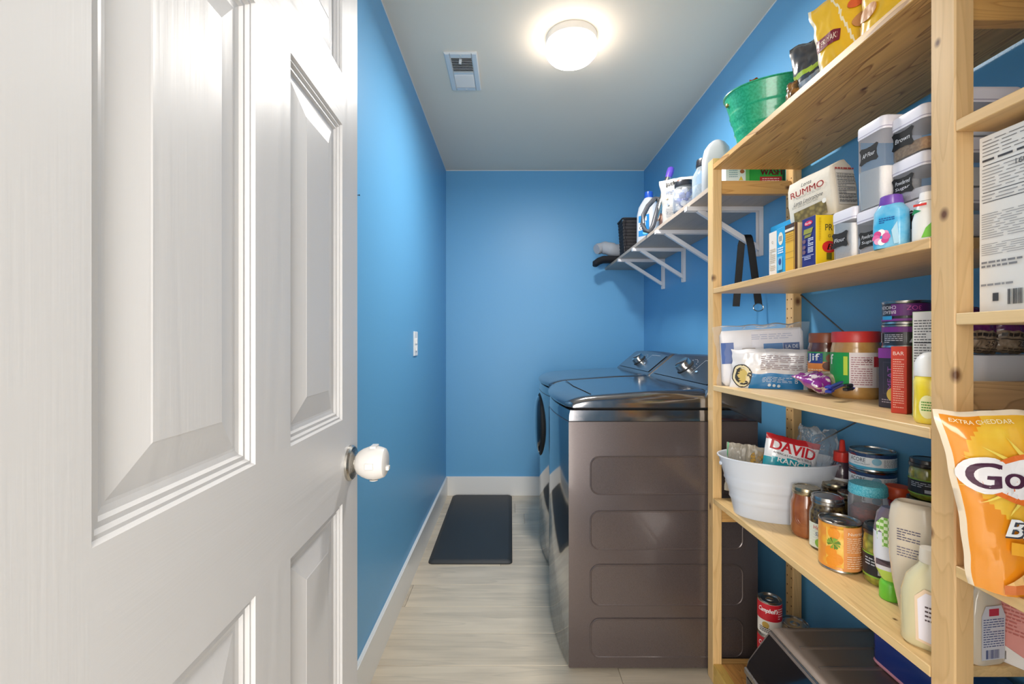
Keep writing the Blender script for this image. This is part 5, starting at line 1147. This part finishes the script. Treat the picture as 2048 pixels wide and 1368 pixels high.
# jar of laundry pods
GLS = mat('clear_glass_jar', '#F0F6FA', .05, alpha=.14)
t = thing('glass_jar', 'glass jar of blue laundry pods with a dark lid in front of the white pouch', 'jar', (.757, 1.985, wz))
bm = BM(); lathe(bm, [(.042, 0), (.047, .004), (.0485, .012), (.0485, .085), (.044, .100), (.038, .106), (.038, .112)], 32); link('glass_body', bm, GLS, t, smooth=40)
link('lid', jar_lid(.041, .022, .112), mat('gunmetal_lid', '#3C3E44', .3, metal=.6), t, smooth=35)
rnd = random.Random(4); podm = [P('#2C50B0', .2, coat=.8), P('#E6E9F2', .3, coat=.5), P('#7B8CC8', .25, coat=.6)]
for i in range(30):
    a = i * 2.4; r = .028 if i % 3 else .008; z = .018 + (i // 6) * .018
    bm = BM(); loft(bm, [(-.010, .008, .007, .006), (-.006, .014, .012, .008), (.004, .014, .012, .008), (.010, .008, .007, .006)], 3, M=Matrix.Translation((r * math.cos(a), r * math.sin(a), z)) @ Euler((rnd.uniform(-1, 1), rnd.uniform(-1, 1), a)).to_matrix().to_4x4())
    link('laundry_pod', bm, podm[i % 3], t, smooth=50)
# tall clear jar
t = thing('glass_jar', 'tall clear jar with a black lid left of the white jug', 'jar', (.797, 1.862, wz))
bm = BM(); lathe(bm, [(.044, 0), (.050, .004), (.052, .014), (.052, .105), (.047, .125), (.036, .145), (.034, .152)], 32); link('glass_body', bm, mat('clear_jar_glass', '#DCE8F0', .08, alpha=.22), t, smooth=40)
bm = BM(); lathe(bm, [(.042, .003), (.048, .008), (.048, .075)], 28); link('contents', bm, two_tone('pale_crystals', '#C9D6E0', '#A9BCC9', 120, .6), t, smooth=40)
link('lid', jar_lid(.037, .030, .152), mat('black_lid_enamel', '#1C1B20', .3, coat=.5), t, smooth=35)
# white jug
t = thing('white_jug', 'tall white plastic jug behind the far pine post', 'jug', (.785, 1.735, wz), hook(-30))
bm = BM(); loft(bm, [(0, .048, .036, .022), (.006, .052, .040, .025), (.13, .052, .040, .027), (.17, .044, .034, .026), (.192, .03, .026, .024), (.202, .018, .018, .018), (.206, .010, .010, .010)], 7); link('jug_body', bm, mat('white_jug_plastic', '#B9BDC0', .3, coat=.3), t, smooth=55)
# two more items seen through the far frame
t = carton('detergent_carton', 'white detergent carton with a small brown picture above the far rung', 'box', .082, .04, .10, (.818, 1.66, wz), hook(-4), ['#E4E9EE', '#E4E9EE', '#E4E9EE', '#E4E9EE'])
pr = Print(t, f_front(.04)); pr.oval(.016, .052, .008, .007, '#A8603C'); pr.poly([(.004, .02), (.020, .02), (.012, .036)], '#E2C24A'); pr.fine(-.03, .03, .0, .06, 4, '#8FA8B8', 4, .4); pr.rect(.028, .0, .041, .08, '#6FB46A'); pr.done()
t = carton('detergent_carton', 'green detergent carton with a red band above the far rung', 'box', .128, .04, .12, (.926, 1.66, wz), hook(-2), ['#2FA03A', '#2FA03A', '#2FA03A', '#2FA03A'])
pr = Print(t, f_front(.04)); pr.rect(-.028, .012, .05, .034, '#B8242E'); pr.fine(-.02, .016, .04, .030, 2, '#F0D0D0', 4, .4); pr.text('WASH', .012, .051, .022, '#8A1C24', w=.075, bold=.04); pr.rect(.052, .0, .06, .12, '#1C3A24'); pr.done()

# ================= near bay ==================
# white carton with the nutrition panel
t = carton('food_carton', 'large white carton showing its nutrition panel at the right edge', 'box', .19, .085, .268, (.725 + .0425, .608, 1.2155), hook(-88), ['#F2F1EF', '#EDECEA', '#E4E3E1', '#EDECEA'])
FR = lambda a, b, e: Vector((a - .095, -.0425 - e, b))
pr = Print(t, FR)
for zz in (.222, .181, .166): pr.rect(.006, zz, .16, zz + .0012, '#5A5A5E')
pr.fine(.006, .235, .12, .262, 5, '#77777B', 3, .2); pr.fine(.006, .226, .15, .234, 1, '#4A4A4E', 4, .4); pr.fine(.006, .184, .15, .219, 7, '#88888C', 5, .2); pr.text('160', .058, .214, .008, '#5A5A5E'); pr.text('160', .082, .214, .008, '#5A5A5E')
pr.fine(.006, .168, .15, .179, 2, '#9A9A9E', 7, .25); pr.fine(.006, .110, .16, .150, 11, '#9A9A9E', 9, .25); pr.fine(.006, .085, .16, .104, 6, '#9A9A9E', 11, .25); pr.fine(.006, .066, .06, .078, 2, '#8A8A8E', 12, .5)
pr.poly([(.062, .066), (.08, .064), (.09, .072), (.07, .071)], '#D8403A'); pr.bars(.042, .010, .062, .032, 12); pr.rect(.022, .016, .030, .028, '#4A4A4E'); pr.fine(.006, .038, .05, .044, 1, '#9A9A9E', 5, .5); pr.done('nutrition_panel')
# orange cracker bag leaning forward
GB = Bag(.235, .07, .250, seed=155, amp=.005, topw=1.02, botw=.64, gusset=1, pw=.35, freq=6)
OR = [mat('orange_gloss_film', '#F0961E', .22, coat=.9), two_tone('orange_burst_film', '#F2A41E', '#F8D24A', 14, .22, coat=.9, lo=.35, hi=.7), mat('pale_seal_film', '#F4E2C8', .3, coat=.5)]
t = bag('cracker_bag', 'big glossy orange cracker bag leaning on the near post', 'bag', GB, (.733, .640, .8235), (hook(2), hook(-1), hook(-13)), OR, lambda u, v, s: 2 if (v > .985 or u < -.97) else (1 if ((u + .1) / .75) ** 2 + ((v - .7) / .32) ** 2 < 1 else 0))
pr = Print(t, GB.f(), .012)
GA = -.026; F0 = pr.f; pr.f = lambda a, b, e: F0(a + GA, b * .93, e)
for i in range(16):
    a = i * math.pi / 8; c_, s_ = math.cos(a), math.sin(a); pr.poly([(.010 - .006 * s_, .178 + .006 * c_), (.010 + .085 * c_, .178 + .062 * s_), (.010 + .006 * s_, .178 - .006 * c_)], '#F6DC62')
pr.oval(.028, .175, .078, .042, '#E8742A'); pr.oval(.028, .175, .070, .035, '#F1EEF0'); pr.oval(-.046, .178, .026, .028, '#F1EEF0')
pr.text('G', -.047, .178, .038, '#4A1E3C', w=.032, bold=.03); pr.text('ol', -.013, .178, .032, '#4A1E3C', w=.027, bold=.02); pr.text('dfish', .050, .178, .030, '#4A1E3C', w=.062, bold=.02)
pr.text('FLAVOR', .036, .126, .012, '#3A3238', w=.055, bold=.03); pr.text('BLASTED', .036, .103, .026, '#3A3E4A', w=.120, bold=.07, shear=.2); pr.text('BLASTED', .034, .105, .026, '#F0F2F4', w=.118, bold=.03, shear=.2)
pr.poly([(-.022, .066), (.1, .062), (.1, .080), (-.022, .084)], '#F4AE2A'); pr.text('XTRA CHEDDAR', .036, .0735, .010, '#FFF3D4', w=.085, bold=.03); pr.text('EXTRA CHEDDAR', -.045, .256, .0055, '#FFF0C8', w=.07)
pr.poly([(-.026, .018), (.045, .034), (.05, .046), (.0, .056)], '#F2C07A'); pr.poly([(-.026, .006), (.046, .022), (.045, .036), (-.026, .020)], '#D8763A'); pr.done('printed_front')
